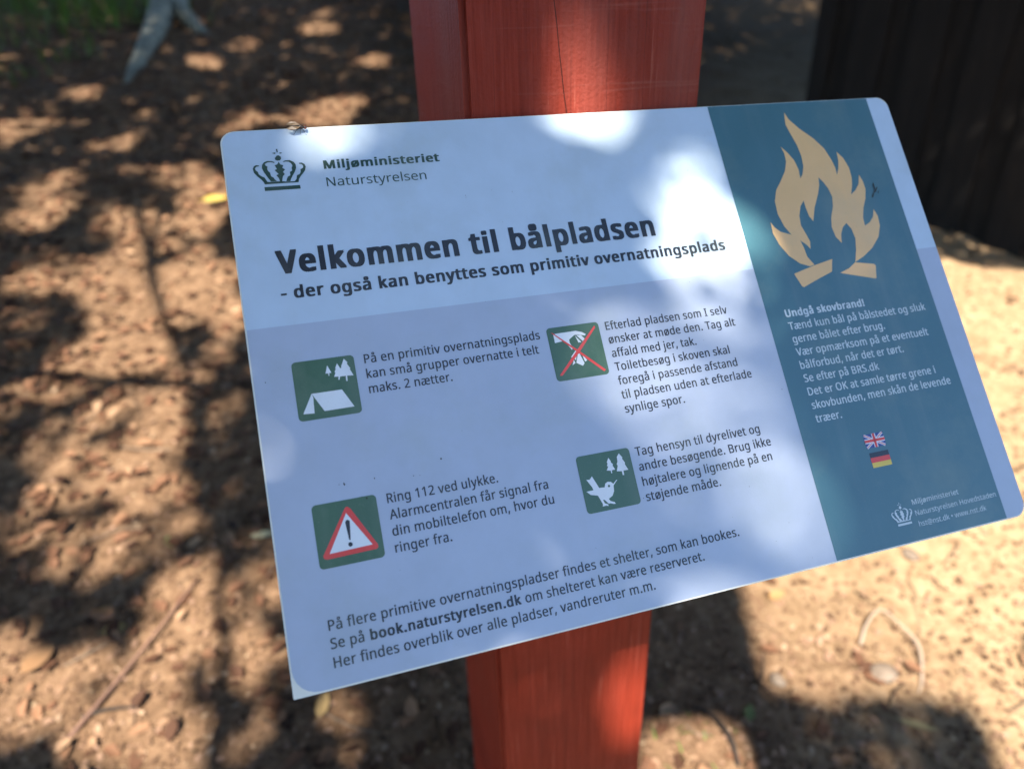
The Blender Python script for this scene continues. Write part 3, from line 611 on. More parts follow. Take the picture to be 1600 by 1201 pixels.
high = maths(M_POST, 'MINIMUM', maths(M_POST, 'MAXIMUM', maths(M_POST, 'MULTIPLY_ADD', sxf.outputs[2], 3.5, -2.9), 0.12), 1.0)   # more bleached towards the top
fade = maths(M_POST, 'MULTIPLY', ramp(M_POST, fade, [(0.44, (0, 0, 0)), (0.7, (0.6, 0.6, 0.6))]), high)
c1 = mixc(M_POST, fade, c1, (0.22, 0.075, 0.058))
brush = noise(M_POST, 26, 4, 0.6, texco(M_POST, 'Object', (0.25, 0.25, 7)))
c1 = mixc(M_POST, maths(M_POST, 'MULTIPLY', ramp(M_POST, brush, [(0.60, (0, 0, 0)), (0.7, (0.3, 0.3, 0.3))]), high), c1, (0.25, 0.09, 0.07))
# drying cracks: long thin lines that wander a little
sxp = N(M_POST, 'ShaderNodeSeparateXYZ')
L(M_POST, tco, sxp.inputs[0])
tcs = texco(M_POST, 'Object', (1, 1, 0.6))
wob = noise(M_POST, 16, 3, 0.6, tcs)
crack = None
for cx, slope, wd in ((-0.0235, -0.14, 0.00036), (0.012, -0.01, 0.00008), (0.0385, 0.0, 0.0001), (-0.062, 0.02, 0.00008)):
    q = maths(M_POST, 'MULTIPLY_ADD', sxp.outputs[2], -slope, sxp.outputs[0])
    q = maths(M_POST, 'MULTIPLY_ADD', wob, 0.006, q)
    q = maths(M_POST, 'ABSOLUTE', maths(M_POST, 'SUBTRACT', q, cx + 0.003 - slope * 1.25))
    q = maths(M_POST, 'LESS_THAN', q, wd)
    crack = q if crack is None else maths(M_POST, 'MAXIMUM', crack, q)
crack = maths(M_POST, 'MULTIPLY', crack, maths(M_POST, 'GREATER_THAN', sxp.outputs[2], 0.95))
c1 = mixc(M_POST, maths(M_POST, 'MULTIPLY', crack, 0.8), c1, (0.025, 0.008, 0.006))
L(M_POST, c1, bsdf(M_POST).inputs['Base Color'])
L(M_POST, maths(M_POST, 'MULTIPLY_ADD', g2, 0.2, 0.42), bsdf(M_POST).inputs['Roughness'])
bump(M_POST, maths(M_POST, 'SUBTRACT', maths(M_POST, 'MULTIPLY_ADD', g3, 0.5, g1), crack), 0.8, 0.0014)

post = empty('sign_post', (0.2246, 0.0975, 0.0))
tag(post, 'square red painted wooden post standing in the ground behind the information sign', 'post')
bm = bmesh.new()
box(bm, (-0.0815, -0.0875, -0.5), (0.0815, 0.0875, 1.86), 0.004)
frombm('timber', bm, M_POST, post)
bm = bmesh.new()   # sloping top cap
vs = [bm.verts.new(v) for v in ((-0.086, -0.092, 1.861), (0.086, -0.092, 1.861), (0.086, 0.092, 1.861), (-0.086, 0.092, 1.861), (0, 0, 1.90))]
bm.faces.new(vs[3::-1])
for i in range(4):
    bm.faces.new((vs[i], vs[(i + 1) % 4], vs[4]))
frombm('top_cap', bm, M_POST, post)
# wooden wedge under the sign plate, hidden behind it
bm = bmesh.new()
def sp3(x, y, z):
    return sign.matrix_world @ Vector((x, -y, z))
q0, q1 = sp3(0.2246, 0.01, -0.0036), sp3(0.2246, 0.26, -0.0036)
prof = [(0.0095, q0.z - 0.010), (0.0095, 1.2 - 0.215), (q1.y, q1.z)]
a = [bm.verts.new((0.2246 - 0.05, y, z)) for y, z in prof]
b = [bm.verts.new((0.2246 + 0.05, y, z - 0.0018)) for y, z in prof]
bm.faces.new(a)
bm.faces.new(b[::-1])
for i in range(3):
    bm.faces.new((a[i], b[i], b[(i + 1) % 3], a[(i + 1) % 3]))
wd = frombm('support_wedge', bm, M_POST, post)
wd.matrix_parent_inverse = Matrix.Translation(post.location).inverted()

# ------------------------------------------------------------------ fly on the top edge of the sign
M_FLY = mat('fly_chitin', (0.035, 0.022, 0.014), 0.35)
M_WING = mat('fly_wing', (0.30, 0.19, 0.10), 0.3)
bsdf(M_WING).inputs['Alpha'].default_value = 0.72
M_EYE = mat('fly_eye', (0.16, 0.03, 0.015), 0.25)
fly = empty('fly')
fly.matrix_world = sign.matrix_world @ Matrix.Translation((0.0431, -0.0016, 0.0)) @ Matrix.Rotation(rad(-4), 4, 'Z')
tag(fly, 'small brown fly standing on the upper left edge of the information sign', 'fly')
bm = bmesh.new()
tube(bm, [(-0.0042, 0, 0.0021), (-0.0036, 0, 0.0023), (-0.0022, 0, 0.0026), (-0.0009, 0, 0.0027), (-0.0003, 0, 0.0028), (0.0008, 0, 0.0031), (0.0019, 0, 0.0029), (0.0024, 0, 0.0027), (0.0029, 0, 0.0027), (0.0036, 0, 0.0026), (0.0041, 0, 0.0024)],
     [0.0002, 0.0008, 0.00135, 0.0012, 0.0009, 0.00135, 0.0011, 0.0005, 0.0009, 0.0009, 0.0003], 12)
frombm('body', bm, M_FLY, fly, smooth=True)
for sgn in (-1, 1):
    bm = bmesh.new()
    bmesh.ops.create_uvsphere(bm, u_segments=10, v_segments=8, radius=0.00062)
    frombm('eye', bm, M_EYE, fly, smooth=True, loc=(0.0034, sgn * 0.0006, 0.0029))
    bm = bmesh.new()
    up = [bm.verts.new((x, sgn * y, z)) for x, y, z in ((0.0008, 0.0006, 0.0041), (-0.0012, 0.0021, 0.0042), (-0.0040, 0.0027, 0.0039), (-0.0062, 0.0019, 0.0034), (-0.0066, 0.0009, 0.0034), (-0.0040, 0.0002, 0.0040))]
    bm.faces.new(up)
    r = bmesh.ops.extrude_face_region(bm, geom=bm.faces[:])
    for v in r['geom']:
        if isinstance(v, bmesh.types.BMVert):
            v.co.z += 0.00006
    frombm('wing', bm, M_WING, fly)
    for x0, x1 in ((0.0016, 0.0034), (0.0007, 0.0006), (-0.0002, -0.0030)):
        bm = bmesh.new()
        tube(bm, [(x0, sgn * 0.0008, 0.0024), ((x0 + x1) / 2, sgn * 0.0022, 0.0029), (x1, sgn * 0.0030, 0.0007), (x1 * 1.15, sgn * 0.0034, 0.0002)], [0.00013, 0.00011, 0.00008, 0.00006], 5)
        frombm('leg', bm, M_FLY, fly)

# ------------------------------------------------------------------ dark wooden shed on the right
M_TAR = mat('tarred_boards', (0.012, 0.010, 0.009), 0.8, 0.25)
tcw = texco(M_TAR, 'Object', (1, 1, 0.06))
gw = noise(M_TAR, 90, 5, 0.6, tcw)
L(M_TAR, ramp(M_TAR, gw, [(0.3, (0.004, 0.0035, 0.003)), (0.55, (0.0085, 0.007, 0.0055)), (0.8, (0.024, 0.017, 0.012))]), bsdf(M_TAR).inputs['Base Color'])
bump(M_TAR, gw, 0.5, 0.003)
M_OLDWOOD = mat('weathered_beam', (0.06, 0.042, 0.028), 0.85, 0.2)
M_ROOF = mat('roof_felt', (0.03, 0.03, 0.03), 0.9, 0.2)
C0 = Vector((2.346, 2.390, 0.0))
wdir = Vector((0.4430, -0.8965, 0.0))
wn = Vector((-0.8965, -0.4430, 0.0))     # outward, facing the post
shed = empty('wooden_shed', C0)
tag(shed, 'black tarred shed wall of upright boards behind the right edge of the sign', 'shed')
LEN, TOP = 4.2, 2.75
Rw = Matrix((( wdir.x, -wn.x, 0), (wdir.y, -wn.y, 0), (0, 0, 1))).to_4x4()
shed.matrix_world = Matrix.Translation(C0) @ Rw    # local x along the wall, y into the shed
def boards(name, length, along_y):
    bm = bmesh.new()
    p = 0.0
    k = 0
    while p < length:
        wdt = random.uniform(0.10, 0.125)
        proud = 0.022 if k % 2 else 0.0
        t0, t1 = p + (0.002 if not proud else -0.014), p + wdt - (0.002 if not proud else -0.014)
        lo = random.uniform(-0.01, 0.01)
        if along_y:
            box(bm, (-0.02 - proud, t0, -0.35 + lo), (0.0 - proud + 0.0005, t1, TOP))
        else:
            box(bm, (t0, -0.02 - proud, -0.35 + lo), (t1, 0.0 - proud + 0.0005, TOP))
        p += wdt
        k += 1
    return frombm(name, bm, M_TAR, shed)
boards('front_wall', LEN, False)
boards('end_wall', 2.6, True)
bm = bmesh.new()
box(bm, (-0.045, -0.05, -0.4), (0.03, 0.025, TOP), 0.003)
frombm('corner_board', bm, M_TAR, shed)
bm = bmesh.new()
rf = [(-0.35, -0.85, 2.55), (LEN + 0.3, -0.85, 2.55), (LEN + 0.3, 2.8, 3.35), (-0.35, 2.8, 3.35)]
lo_ = [bm.verts.new(v) for v in rf]
hi_ = [bm.verts.new((x, y, z + 0.09)) for x, y, z in rf]
bm.faces.new(lo_[::-1]); bm.faces.new(hi_)
for i in range(4):
    bm.faces.new((lo_[i], lo_[(i + 1) % 4], hi_[(i + 1) % 4], hi_[i]))
frombm('roof', bm, M_ROOF, shed)
for k in range(5):
    bm = bmesh.new()
    x = 0.2 + k * 0.9
    pr = [(-0.8, 2.46), (2.7, 3.23), (2.7, 3.34), (-0.8, 2.56)]
    a = [bm.verts.new((x, y, z - 0.002)) for y, z in pr]
    b = [bm.verts.new((x + 0.06, y, z - 0.002)) for y, z in pr]
    bm.faces.new(a); bm.faces.new(b[::-1])
    for i in range(4):
        bm.faces.new((a[i], b[i], b[(i + 1) % 4], a[(i + 1) % 4]))
    frombm('rafter', bm, M_OLDWOOD, shed)

# ------------------------------------------------------------------ trees: bark, leaves
M_BARK = mat('beech_bark', (0.12, 0.12, 0.105), 0.85, 0.2)
tcb = texco(M_BARK)
gb = noise(M_BARK, 14, 6, 0.65, tcb)
L(M_BARK, ramp(M_BARK, gb, [(0.3, (0.12, 0.115, 0.085)), (0.55, (0.25, 0.24, 0.18)), (0.75, (0.36, 0.35, 0.27))]), bsdf(M_BARK).inputs['Base Color'])
bump(M_BARK, gb, 0.4, 0.01)

def leaf_mat(name, a, b, trans):
    m = mat(name, a, 0.5, 0.35)
    g = N(m, 'ShaderNodeNewGeometry')
    cl = ramp(m, g.outputs['Random Per Island'], [(0.0, a), (1.0, b)])
    L(m, cl, bsdf(m).inputs['Base Color'])
    if trans:
        tr = N(m, 'ShaderNodeBsdfTranslucent')
        L(m, mixc(m, 1.0, cl, (1.2, 1.3, 0.5), 'MULTIPLY'), tr.inputs[0])
        mx_ = N(m, 'ShaderNodeMixShader')
        mx_.inputs[0].default_value = trans
        L(m, bsdf(m).outputs[0], mx_.inputs[1])
        L(m, tr.outputs[0], mx_.inputs[2])
        L(m, mx_.outputs[0], m.node_tree.nodes['Material Output'].inputs[0])
    return m
M_LEAF = leaf_mat('beech_leaves', (0.035, 0.075, 0.018), (0.075, 0.125, 0.03), 0.12)

def leaf_cloud(C, size, tilt=1.0, aspect=0.62, curl=0.1, normals=None):
    """two folded quads per leaf: returns V, F. C (n,3) centres, size (n,)"""
    n = len(C)
    yaw = rng.uniform(0, 2 * np.pi, n)
    nz = rng.normal(0, 0.55 * tilt, (n, 2))
    up = np.stack([nz[:, 0], nz[:, 1], np.ones(n)], 1)
    if normals is not None:
        up = up * 0.45 + normals
    up /= np.linalg.norm(up, axis=1, keepdims=True)
    d = np.stack([np.cos(yaw), np.sin(yaw), np.zeros(n)], 1)
    d -= up * (d * up).sum(1, keepdims=True)
    d /= np.linalg.norm(d, axis=1, keepdims=True)
    e_ = np.cross(up, d)
    cu = rng.uniform(0.3, 1.0, n) * curl
    tpl = [(-0.5, 0, 0), (-0.18, -0.5, 1), (0.2, -0.40, 1.1), (0.5, 0, 0.3), (0.2, 0.40, 1.1), (-0.18, 0.5, 1)]
    V = np.zeros((n, 6, 3))
    for i, (a, b, h) in enumerate(tpl):
        V[:, i] = C + size[:, None] * (a * d + b * aspect * e_ + (h * cu)[:, None] * up)
    base = (np.arange(n) * 6)[:, None]
    F = np.concatenate([base + np.array([[0, 1, 2, 3]]), base + np.array([[0, 3, 4, 5]])], 0)
    return V.reshape(-1, 3), F

# The crown overhead: leaves fill it except where sun comes through. LIT lists the gaps as ellipses in the plane across the
# sunbeams (u to the right, v upwards): centre, half axes, angle, openness.
E1 = np.array([math.cos(SUN_AZ), -math.sin(SUN_AZ), 0.0])
E2 = np.cross(S, E1)
if E2[2] < 0:
    E2 = -E2
LIT = np.array([[-1.1758,1.5511,0.291,0.1133,1.8118,1.0],
[-0.8939,1.1306,0.1935,0.0478,1.7429,1.0],
[-0.8761,0.7985,0.0895,0.0295,1.6867,0.4],
[-0.8485,1.3726,0.1268,0.0383,1.6647,0.6],
[-0.7284,1.1668,0.0856,0.0312,1.6342,0.4],
[-1.3735,1.8017,0.2094,0.0693,1.8385,1.0],
[-1.3946,2.0345,0.1956,0.0626,1.8962,1.0],
[-1.2381,1.3514,0.097,0.0646,1.032,0.8],
[-1.0331,1.3956,0.0744,0.0572,2.4376,0.8],
[-1.2481,2.287,0.2312,0.0914,1.8421,1.0],
[-1.4187,2.542,0.1483,0.071,2.0894,0.8],
[-1.5076,2.5209,0.1078,0.0498,2.1101,0.7],
[-1.3073,2.0739,0.1049,0.054,2.157,0.7],
[-1.0154,1.725,0.1656,0.0813,1.5592,1.0],
[-1.1389,1.8522,0.1227,0.0596,1.6502,0.85],
[-0.8989,1.6033,0.1034,0.0534,2.0775,1.0],
[-1.4588,1.7718,0.1166,0.0452,1.8685,0.8],
[-1.6074,1.7618,0.0915,0.0902,2.9853,0.7],
[-1.5174,1.5502,0.0555,0.0426,3.0489,0.4],
[-1.3138,1.1757,0.0544,0.0483,2.5328,0.5],
[-1.2116,1.2253,0.0487,0.041,2.3508,0.6],
[-1.0435,1.1642,0.0715,0.0572,1.4335,0.8],
[-1.1082,1.032,0.0784,0.05,2.2829,0.5],
[-0.9829,0.9356,0.0956,0.0707,-2.4289,0.85],
[-0.8671,1.0266,0.1122,0.0697,1.8417,0.85],
[-0.7711,0.8855,0.0685,0.0413,2.8759,0.8],
[-0.915,0.7432,0.0632,0.0339,2.3777,0.7],
[-0.8013,0.7475,0.0709,0.0448,2.0844,0.7],
[-1.0307,0.7747,0.0521,0.0297,2.6637,0.4],
[-0.6671,0.7906,0.0593,0.0373,2.8454,0.35],
[-0.5927,0.6301,0.0754,0.0544,2.0098,1.0],
[-0.5832,0.5382,0.0839,0.0538,1.6097,1.0],
[-0.5898,0.443,0.0748,0.0598,1.7615,1.0],
[-0.5094,0.3645,0.066,0.0431,2.6171,1.0],
[-0.6237,0.382,0.0735,0.0402,2.9016,0.9],
[-0.7903,0.4374,0.0825,0.0591,2.8201,1.0],
[-0.8657,0.4697,0.0843,0.0295,2.247,1.0],
[-0.7275,0.4839,0.0408,0.0323,-2.7722,0.7],
[-0.4214,0.5163,0.0642,0.0435,2.8107,0.7],
[-0.4289,0.6669,0.0423,0.0295,2.2603,0.8],
[-0.4807,0.6115,0.0431,0.0306,2.5233,0.5],
[-0.3777,0.398,0.0385,0.0264,2.3232,0.35],
[-0.2014,0.3931,0.0731,0.0373,1.7374,0.6],
[-0.2405,0.428,0.0272,0.0115,1.8925,0.9],
[-2.4242,3.4701,0.1133,0.0744,2.6073,0.8],
[-1.9984,4.0678,0.1366,0.089,2.1973,1.0],
[-2.4594,3.1323,0.1825,0.0697,1.9608,0.5],
[-1.9032,4.467,0.1421,0.0849,1.733,0.8],
[-1.5315,4.9369,0.1426,0.1224,2.2826,0.9],
[-1.6022,5.2762,0.2185,0.0605,1.6164,0.6],
[-0.967,4.2118,0.1323,0.0806,1.8347,1.0],
[-1.0375,3.3138,0.1893,0.1454,2.1049,1.0],
[-0.9219,3.4746,0.0828,0.0725,2.429,1.0],
[-1.4358,3.1482,0.148,0.0697,1.2182,0.9],
[-1.2487,3.2262,0.0762,0.0603,1.4911,0.5],
[-1.8956,2.8931,0.1109,0.0667,1.5795,0.5],
[-1.9318,2.7074,0.0836,0.065,1.5716,0.5],
[-1.9458,2.3485,0.0889,0.0842,-2.3724,0.75],
[-1.8949,2.4516,0.0835,0.0519,2.5463,0.5],
[-1.8564,2.1423,0.1018,0.0753,1.706,0.8],
[-1.8136,2.2586,0.069,0.0425,2.5705,0.7],
[-1.5382,2.1401,0.092,0.0626,1.8972,0.8],
[-2.4939,2.9368,0.1279,0.0503,2.2573,0.8],
[-3.213,4.0144,0.1165,0.0448,2.2445,0.5],
[-1.7054,2.5795,0.0674,0.0422,2.3738,0.5],
[-1.955,3.1983,0.0701,0.0447,2.3392,0.4],
[2.4306,6.2065,0.2769,0.1538,1.0021,0.3],
[0.207,0.7858,0.0338,0.0255,-2.5309,0.8],
[0.2651,0.751,0.0286,0.021,1.1747,0.78],
[0.2839,0.7019,0.0408,0.0287,-2.725,0.84],
[0.2944,0.6721,0.03,0.0123,-2.9459,0.5],
[0.0622,0.7373,0.0396,0.0143,-2.8459,0.8],
[0.2644,0.5985,0.0557,0.0464,-2.5423,0.56],
[0.3225,0.5375,0.0314,0.0263,0.9327,0.74],
[0.033,0.5719,0.0277,0.009,1.6655,0.62],
[0.2524,0.6446,0.0364,0.0195,-2.9275,0.3],
[0.2042,0.8082,0.0275,0.0219,0.9071,0.34],
[0.1505,0.8077,0.0101,0.0071,1.0128,0.7],
[0.2729,0.4436,0.0417,0.0362,1.8868,1.0],
[0.1579,0.4516,0.0324,0.0124,-3.096,0.6]])
OPEN = [np.array(p) for p in [[[0.719,0.716],
[0.7,0.565],
[0.693,0.503],
[0.679,0.467],
[0.72,0.448],
[0.786,0.476],
[0.839,0.556],
[0.847,0.516],
[0.915,0.521],
[0.989,0.515],
[1.001,0.464],
[0.997,0.409],
[0.985,0.343],
[1.043,0.183],
[1.894,0.377],
[3.513,1.795],
[1.996,2.005],
[1.681,2.074],
[1.088,1.352],
[0.776,0.89]],
[[0.346,0.409],
[0.421,0.427],
[0.494,0.427],
[0.544,0.409],
[0.549,0.358],
[0.555,0.291],
[0.284,0.225],
[0.322,0.343]]]]

def in_poly(P, u, v):
    r = np.zeros(len(u), bool)
    j = len(P) - 1
    for i in range(len(P)):
        xi, yi, xj, yj = *P[i], *P[j]
        if yi != yj:
            r ^= ((yi > v) != (yj > v)) & (u < (xj - xi) * (v - yi) / (yj - yi) + xi)
        j = i
    return r

def crown_points(n, ulo, uhi, vlo, vhi, wlo, whi, margin, skip=False):
    u, v = rng.uniform(ulo, uhi, n), rng.uniform(vlo, vhi, n)
    keep = np.ones(n, bool)
    for P in OPEN:
        keep &= ~in_poly(P, u, v)
    keep &= ~((u > 0.80) & (v < 1.9) & (v > 0.56)) & ~((u > 1.45) & (v < 1.9))
    keep &= ~((u > 0.6) & (v > 0.47) & (v < 1.5))
    q = rng.uniform(0, 1, n)
    wob = 1 + 0.35 * (vnoise(u * 14 + 50, v * 14 + 50, 9) - 0.5)
    for cu, cv, a, b, th, op in LIT:
        du, dv = u - cu, v - cv
        x = (du * math.cos(th) + dv * math.sin(th)) / (a + margin)
        y = (-du * math.sin(th) + dv * math.cos(th)) / (b + margin)
        keep &= ~((x * x + y * y < wob) & (q < (1.0 if op > 0.95 else op ** 0.35)))
    if skip:
        keep &= ~((u > -0.2) & (u < 0.6) & (v > 0.28) & (v < 1.05))
    u, v = u[keep], v[keep]
    wv = rng.uniform(wlo, whi, len(u))
    return u[:, None] * E1 + v[:, None] * E2 + wv[:, None] * S

P0 = crown_points(24000, -0.3, 0.66, 0.22, 1.12, 3.7, 5.4, 0.004)
far = (P0 @ E1 > 0.17) & (P0 @ E1 < 0.38) & (P0 @ E2 > 0.48) & (P0 @ E2 < 0.668)
P0[far] += 3.2 * S     # the highest leaves throw the softest, palest light
P1 = crown_points(62000, -3.4, 1.5, 0.12, 2.7, 4.2, 6.4, 0.026, True)
P2 = crown_points(52000, -4.9, 3.0, 2.6, 7.2, 3.0, 6.0, 0.028)
P3 = crown_points(9000, 1.1, 3.4, 2.02, 2.95, 2.2, 4.2, 0.0)
V0, F0 = leaf_cloud(P0, rng.uniform(0.03, 0.042, len(P0)), 0.8)
P1 = np.concatenate([P1, P3])
V1, F1 = leaf_cloud(P1, rng.uniform(0.045, 0.07, len(P1)), 1.0)
V2, F2 = leaf_cloud(P2, rng.uniform(0.085, 0.125, len(P2)), 1.0)
tree = empty('beech_tree', (-5.2, -1.0, gz(-5.2, -1.0)))
tag(tree, 'leafy beech outside the picture whose overhanging boughs dapple the sign and the ground', 'tree', 'trees round the clearing')
inv = Matrix.Translation(tree.location).inverted()
cr = fromnp('crown', np.concatenate([V0, V1, V2]), np.concatenate([F0, F1 + len(V0), F2 + len(V0) + len(V1)]), M_LEAF, tree)
cr.matrix_parent_inverse = inv
T0 = np.array(tree.location)
bm = bmesh.new()
tr_pts = [T0 + (0, 0, -0.3), T0 + (0.02, 0.01, 0.5), T0 + (0.08, 0.05, 2.2), T0 + (0.2, 0.15, 4.2), T0 + (0.3, 0.3, 6.5), T0 + (0.5, 0.5, 9.0)]
tube(bm, spline(tr_pts, 4), list(np.interp(np.linspace(0, 1, 21), [0, .12, .5, 1], [0.30, 0.22, 0.17, 0.05])), 12)
tk = frombm('trunk', bm, M_BARK, tree, smooth=True)
tk.matrix_parent_inverse = inv
def cpt(u, v, wv):
    return u * E1 + v * E2 + wv * S
for base, pts, r0 in (((0.1, 0.06, 2.7), [cpt(-3.0, 0.6, 3.3), cpt(-1.7, 0.55, 3.5), cpt(-0.55, 0.28, 3.6), cpt(0.2, 0.27, 3.7)], 0.045),
                      ((0.15, 0.1, 3.4), [cpt(-3.4, 1.6, 3.4), cpt(-2.3, 1.35, 3.6), cpt(-0.75, 1.25, 3.7), cpt(0.3, 1.15, 3.8)], 0.05),
                      ((0.2, 0.15, 4.2), [cpt(-3.8, 2.8, 3.4), cpt(-2.6, 2.7, 3.3), cpt(-1.1, 2.75, 3.3), cpt(0.4, 2.6, 3.4)], 0.055),
                      ((0.25, 0.2, 5.2), [cpt(-4.0, 4.0, 3.2), cpt(-2.8, 3.8, 3.0), cpt(-1.2, 3.8, 3.0), cpt(1.6, 3.5, 3.1)], 0.06),
                      ((0.3, 0.3, 6.3), [cpt(-4.2, 5.4, 3.1), cpt(-2.5, 5.6, 3.0), cpt(-0.8, 5.6, 2.9), cpt(1.8, 5.2, 3.0)], 0.06)):
    bm = bmesh.new()
    ps = spline([T0 + np.array(base)] + pts, 6)
    tube(bm, ps, list(np.linspace(r0, 0.008, len(ps))), 7)
    bo = frombm('bough', bm, M_BARK, tree, smooth=True)
    bo.matrix_parent_inverse = inv

# a leafless twig that hangs in front of the sun and draws its shadow on the ground at the left
for uvs, r0 in (([[-1.82, 2.635], [-1.495, 2.218], [-1.258, 1.822], [-1.073, 1.542], [-0.889, 1.298], [-0.708, 1.03]], 0.02), ([[-1.409, 2.225], [-1.288, 1.903], [-1.073, 1.542]], 0.016), ([[-0.416, 0.327], [-0.454, 0.485], [-0.542, 0.681], [-0.566, 0.915]], 0.016)):
    bm = bmesh.new()
    ps = spline([cpt(a, b, 3.4 + 0.06 * i) for i, (a, b) in enumerate(uvs)], 5)
    tube(bm, ps, list(np.linspace(r0, r0 * 0.55, len(ps))), 7)
    hb = frombm('hanging_branch', bm, M_BARK, tree, smooth=True)
    hb.matrix_parent_inverse = inv

def far_tree(x, y, h, r, zc, nl, label, name='forest_tree', leaf=0.2, bare=0.0, flip=1):
    z0 = gz(x, y)
    t = empty(name, (x, y, z0))
    tag(t, label, 'tree', 'trees round the clearing')
    bm = bmesh.new()
    pts = [(0, 0, -0.4), (0, 0, 0.4), (0.03 * flip, 0.02, h * 0.35), (0.1 * flip, -0.05, h * 0.7), (0.12 * flip, 0, h * 0.93)]
    ps = spline(pts, 3)
    tube(bm, ps, list(np.interp(np.linspace(0, 1, len(ps)), [0, .1, .5, 1], [0.26, 0.18, 0.13, 0.03])), 10)
    frombm('trunk', bm, M_BARK, t, smooth=True)
    for k in range(7):
        a, zz = k * 2.4, h * (0.4 + 0.07 * k)
        bm = bmesh.new()
        ps = spline([(0.05, 0, zz), (0.4 * r * math.cos(a), 0.4 * r * math.sin(a), zz + 0.5), (0.85 * r * math.cos(a), 0.85 * r * math.sin(a), zz + 1.0)], 4)
        tube(bm, ps, list(np.linspace(0.06, 0.012, len(ps))), 6)
        frombm('limb', bm, M_BARK, t, smooth=True)
    clumps = rng.normal(0, 1, (46, 3))
    clumps /= np.linalg.norm(clumps, axis=1, keepdims=True)
    clumps *= (rng.uniform(0.25, 1.0, (46, 1)) ** 0.5) * np.array([r, r, (h - zc) * 0.55])
    clumps[:, 2] += zc + (h - zc) * 0.5
    which = rng.integers(0, 46, nl)
    C = clumps[which] + rng.normal(0, 0.17 * r, (nl, 3))
    V, F = leaf_cloud(C, rng.uniform(0.7, 1.2, nl) * leaf, 1.4)
    fromnp('crown', V, F, M_LEAF, t)
    return t

far_tree(-1.6, -7.6, 7.6, 2.3, 1.6, 9000, 'bushy tree outside the picture, behind the viewer and left of the sun')
far_tree(-4.8, -8.2, 9.0, 2.6, 1.8, 9000, 'taller tree outside the picture, farther left behind the viewer')
far_tree(4.6, 9.6, 9.0, 3.0, 3.2, 9000, 'wide tree outside the picture, behind the shed', leaf=0.24)
far_tree(1.0, 9.6, 9.0, 2.8, 2.2, 9000, 'dense unseen tree added to block skylight, up the slope behind the post', leaf=0.26)  # unseen tree, added to cut skylight on the ground behind the post
far_tree(3.1, 7.4, 9.0, 2.6, 2.6, 9000, 'dense unseen tree added to block skylight, near the back corner of the shed', leaf=0.26)  # added out of view, keeps skylight off the ground between post and shed
far_tree(-5.8, 2.4, 8.0, 2.3, 1.4, 9000, 'broad unseen tree added on the left to block skylight, level with the sign', leaf=0.22)  # unseen, added so the left face of the post gets less sky
far_tree(-5.6, 7.5, 9.0, 3.0, 3.4, 9000, 'tall tree outside the picture, beyond the grass at the far left', leaf=0.24)
bt = far_tree(-0.74, 7.02, 9.0, 2.8, 4.4, 9000, 'grey tree at the top left with forked roots spreading over the leaf litter', 'root_tree', leaf=0.24)
inv = Matrix.Translation(bt.location).inverted()
def on_ground(x, y, dz=0.0):
    return (x, y, gz(x, y) + dz)
for pts, rr_ in (([(-0.74, 6.9, 0.16), (-0.735, 6.2, 0.06), (-0.75, 5.5, 0.03), (-0.775, 5.0, 0.015), (-0.81, 4.65, 0.0), (-0.838, 4.35, -0.03)], [0.13, 0.10, 0.075, 0.055, 0.045, 0.025]),
                 ([(-0.70, 6.9, 0.16), (-0.66, 6.4, 0.05), (-0.62, 6.0, 0.04), (-0.53, 5.7, 0.02), (-0.44, 5.5, -0.02), (-0.40, 5.42, -0.05)], [0.12, 0.085, 0.065, 0.055, 0.04, 0.02]),
                 ([(-0.86, 7.0, 0.15), (-1.2, 6.8, 0.05), (-1.7, 6.9, 0.0), (-2.1, 6.8, -0.06)], [0.12, 0.09, 0.06, 0.03])):
    bm = bmesh.new()
    ps = spline([on_ground(*p) for p in pts], 5)
    tube(bm, ps, list(np.interp(np.linspace(0, 1, len(ps)), np.linspace(0, 1, len(rr_)), rr_)), 9)
    ro = frombm('root', bm, M_BARK, bt, smooth=True)
    ro.matrix_parent_inverse = inv

# ------------------------------------------------------------------ leaf litter, fragments, twigs
def litter_mat(name, stops, rough=0.75):
    m = mat(name, stops[0][1], rough, 0.12)
    g = N(m, 'ShaderNodeNewGeometry')
    cl = ramp(m, g.outputs['Random Per Island'], stops)
    L(m, cl, bsdf(m).inputs['Base Color'])
    return m
M_LITTER = litter_mat('dry_leaves', [(0.0, (0.045, 0.022, 0.013)), (0.35, (0.09, 0.042, 0.023)), (0.65, (0.15, 0.073, 0.04)), (0.9, (0.22, 0.115, 0.062)), (1.0, (0.32, 0.20, 0.115))])
M_BITS = litter_mat('litter_fragments', [(0.0, (0.07, 0.039, 0.022)), (0.4, (0.135, 0.077, 0.043)), (0.75, (0.21, 0.123, 0.07)), (0.95, (0.26, 0.155, 0.10)), (1.0, (0.38, 0.26, 0.16))])

def slope_normals(n):
    return np.tile(np.array([0, -0.215, 0.977]), (n, 1))

def scatter(n, ylo, yhi, power=1.0):
    """ground positions inside the view fan"""
    y = ylo + (yhi - ylo) * rng.uniform(0, 1, n) ** power
    half_l, half_r = -0.5 - 0.36 * y, 1.15 + 1.3 * y
    x = half_l + (half_r - half_l) * rng.uniform(0, 1, n)
    return x, y

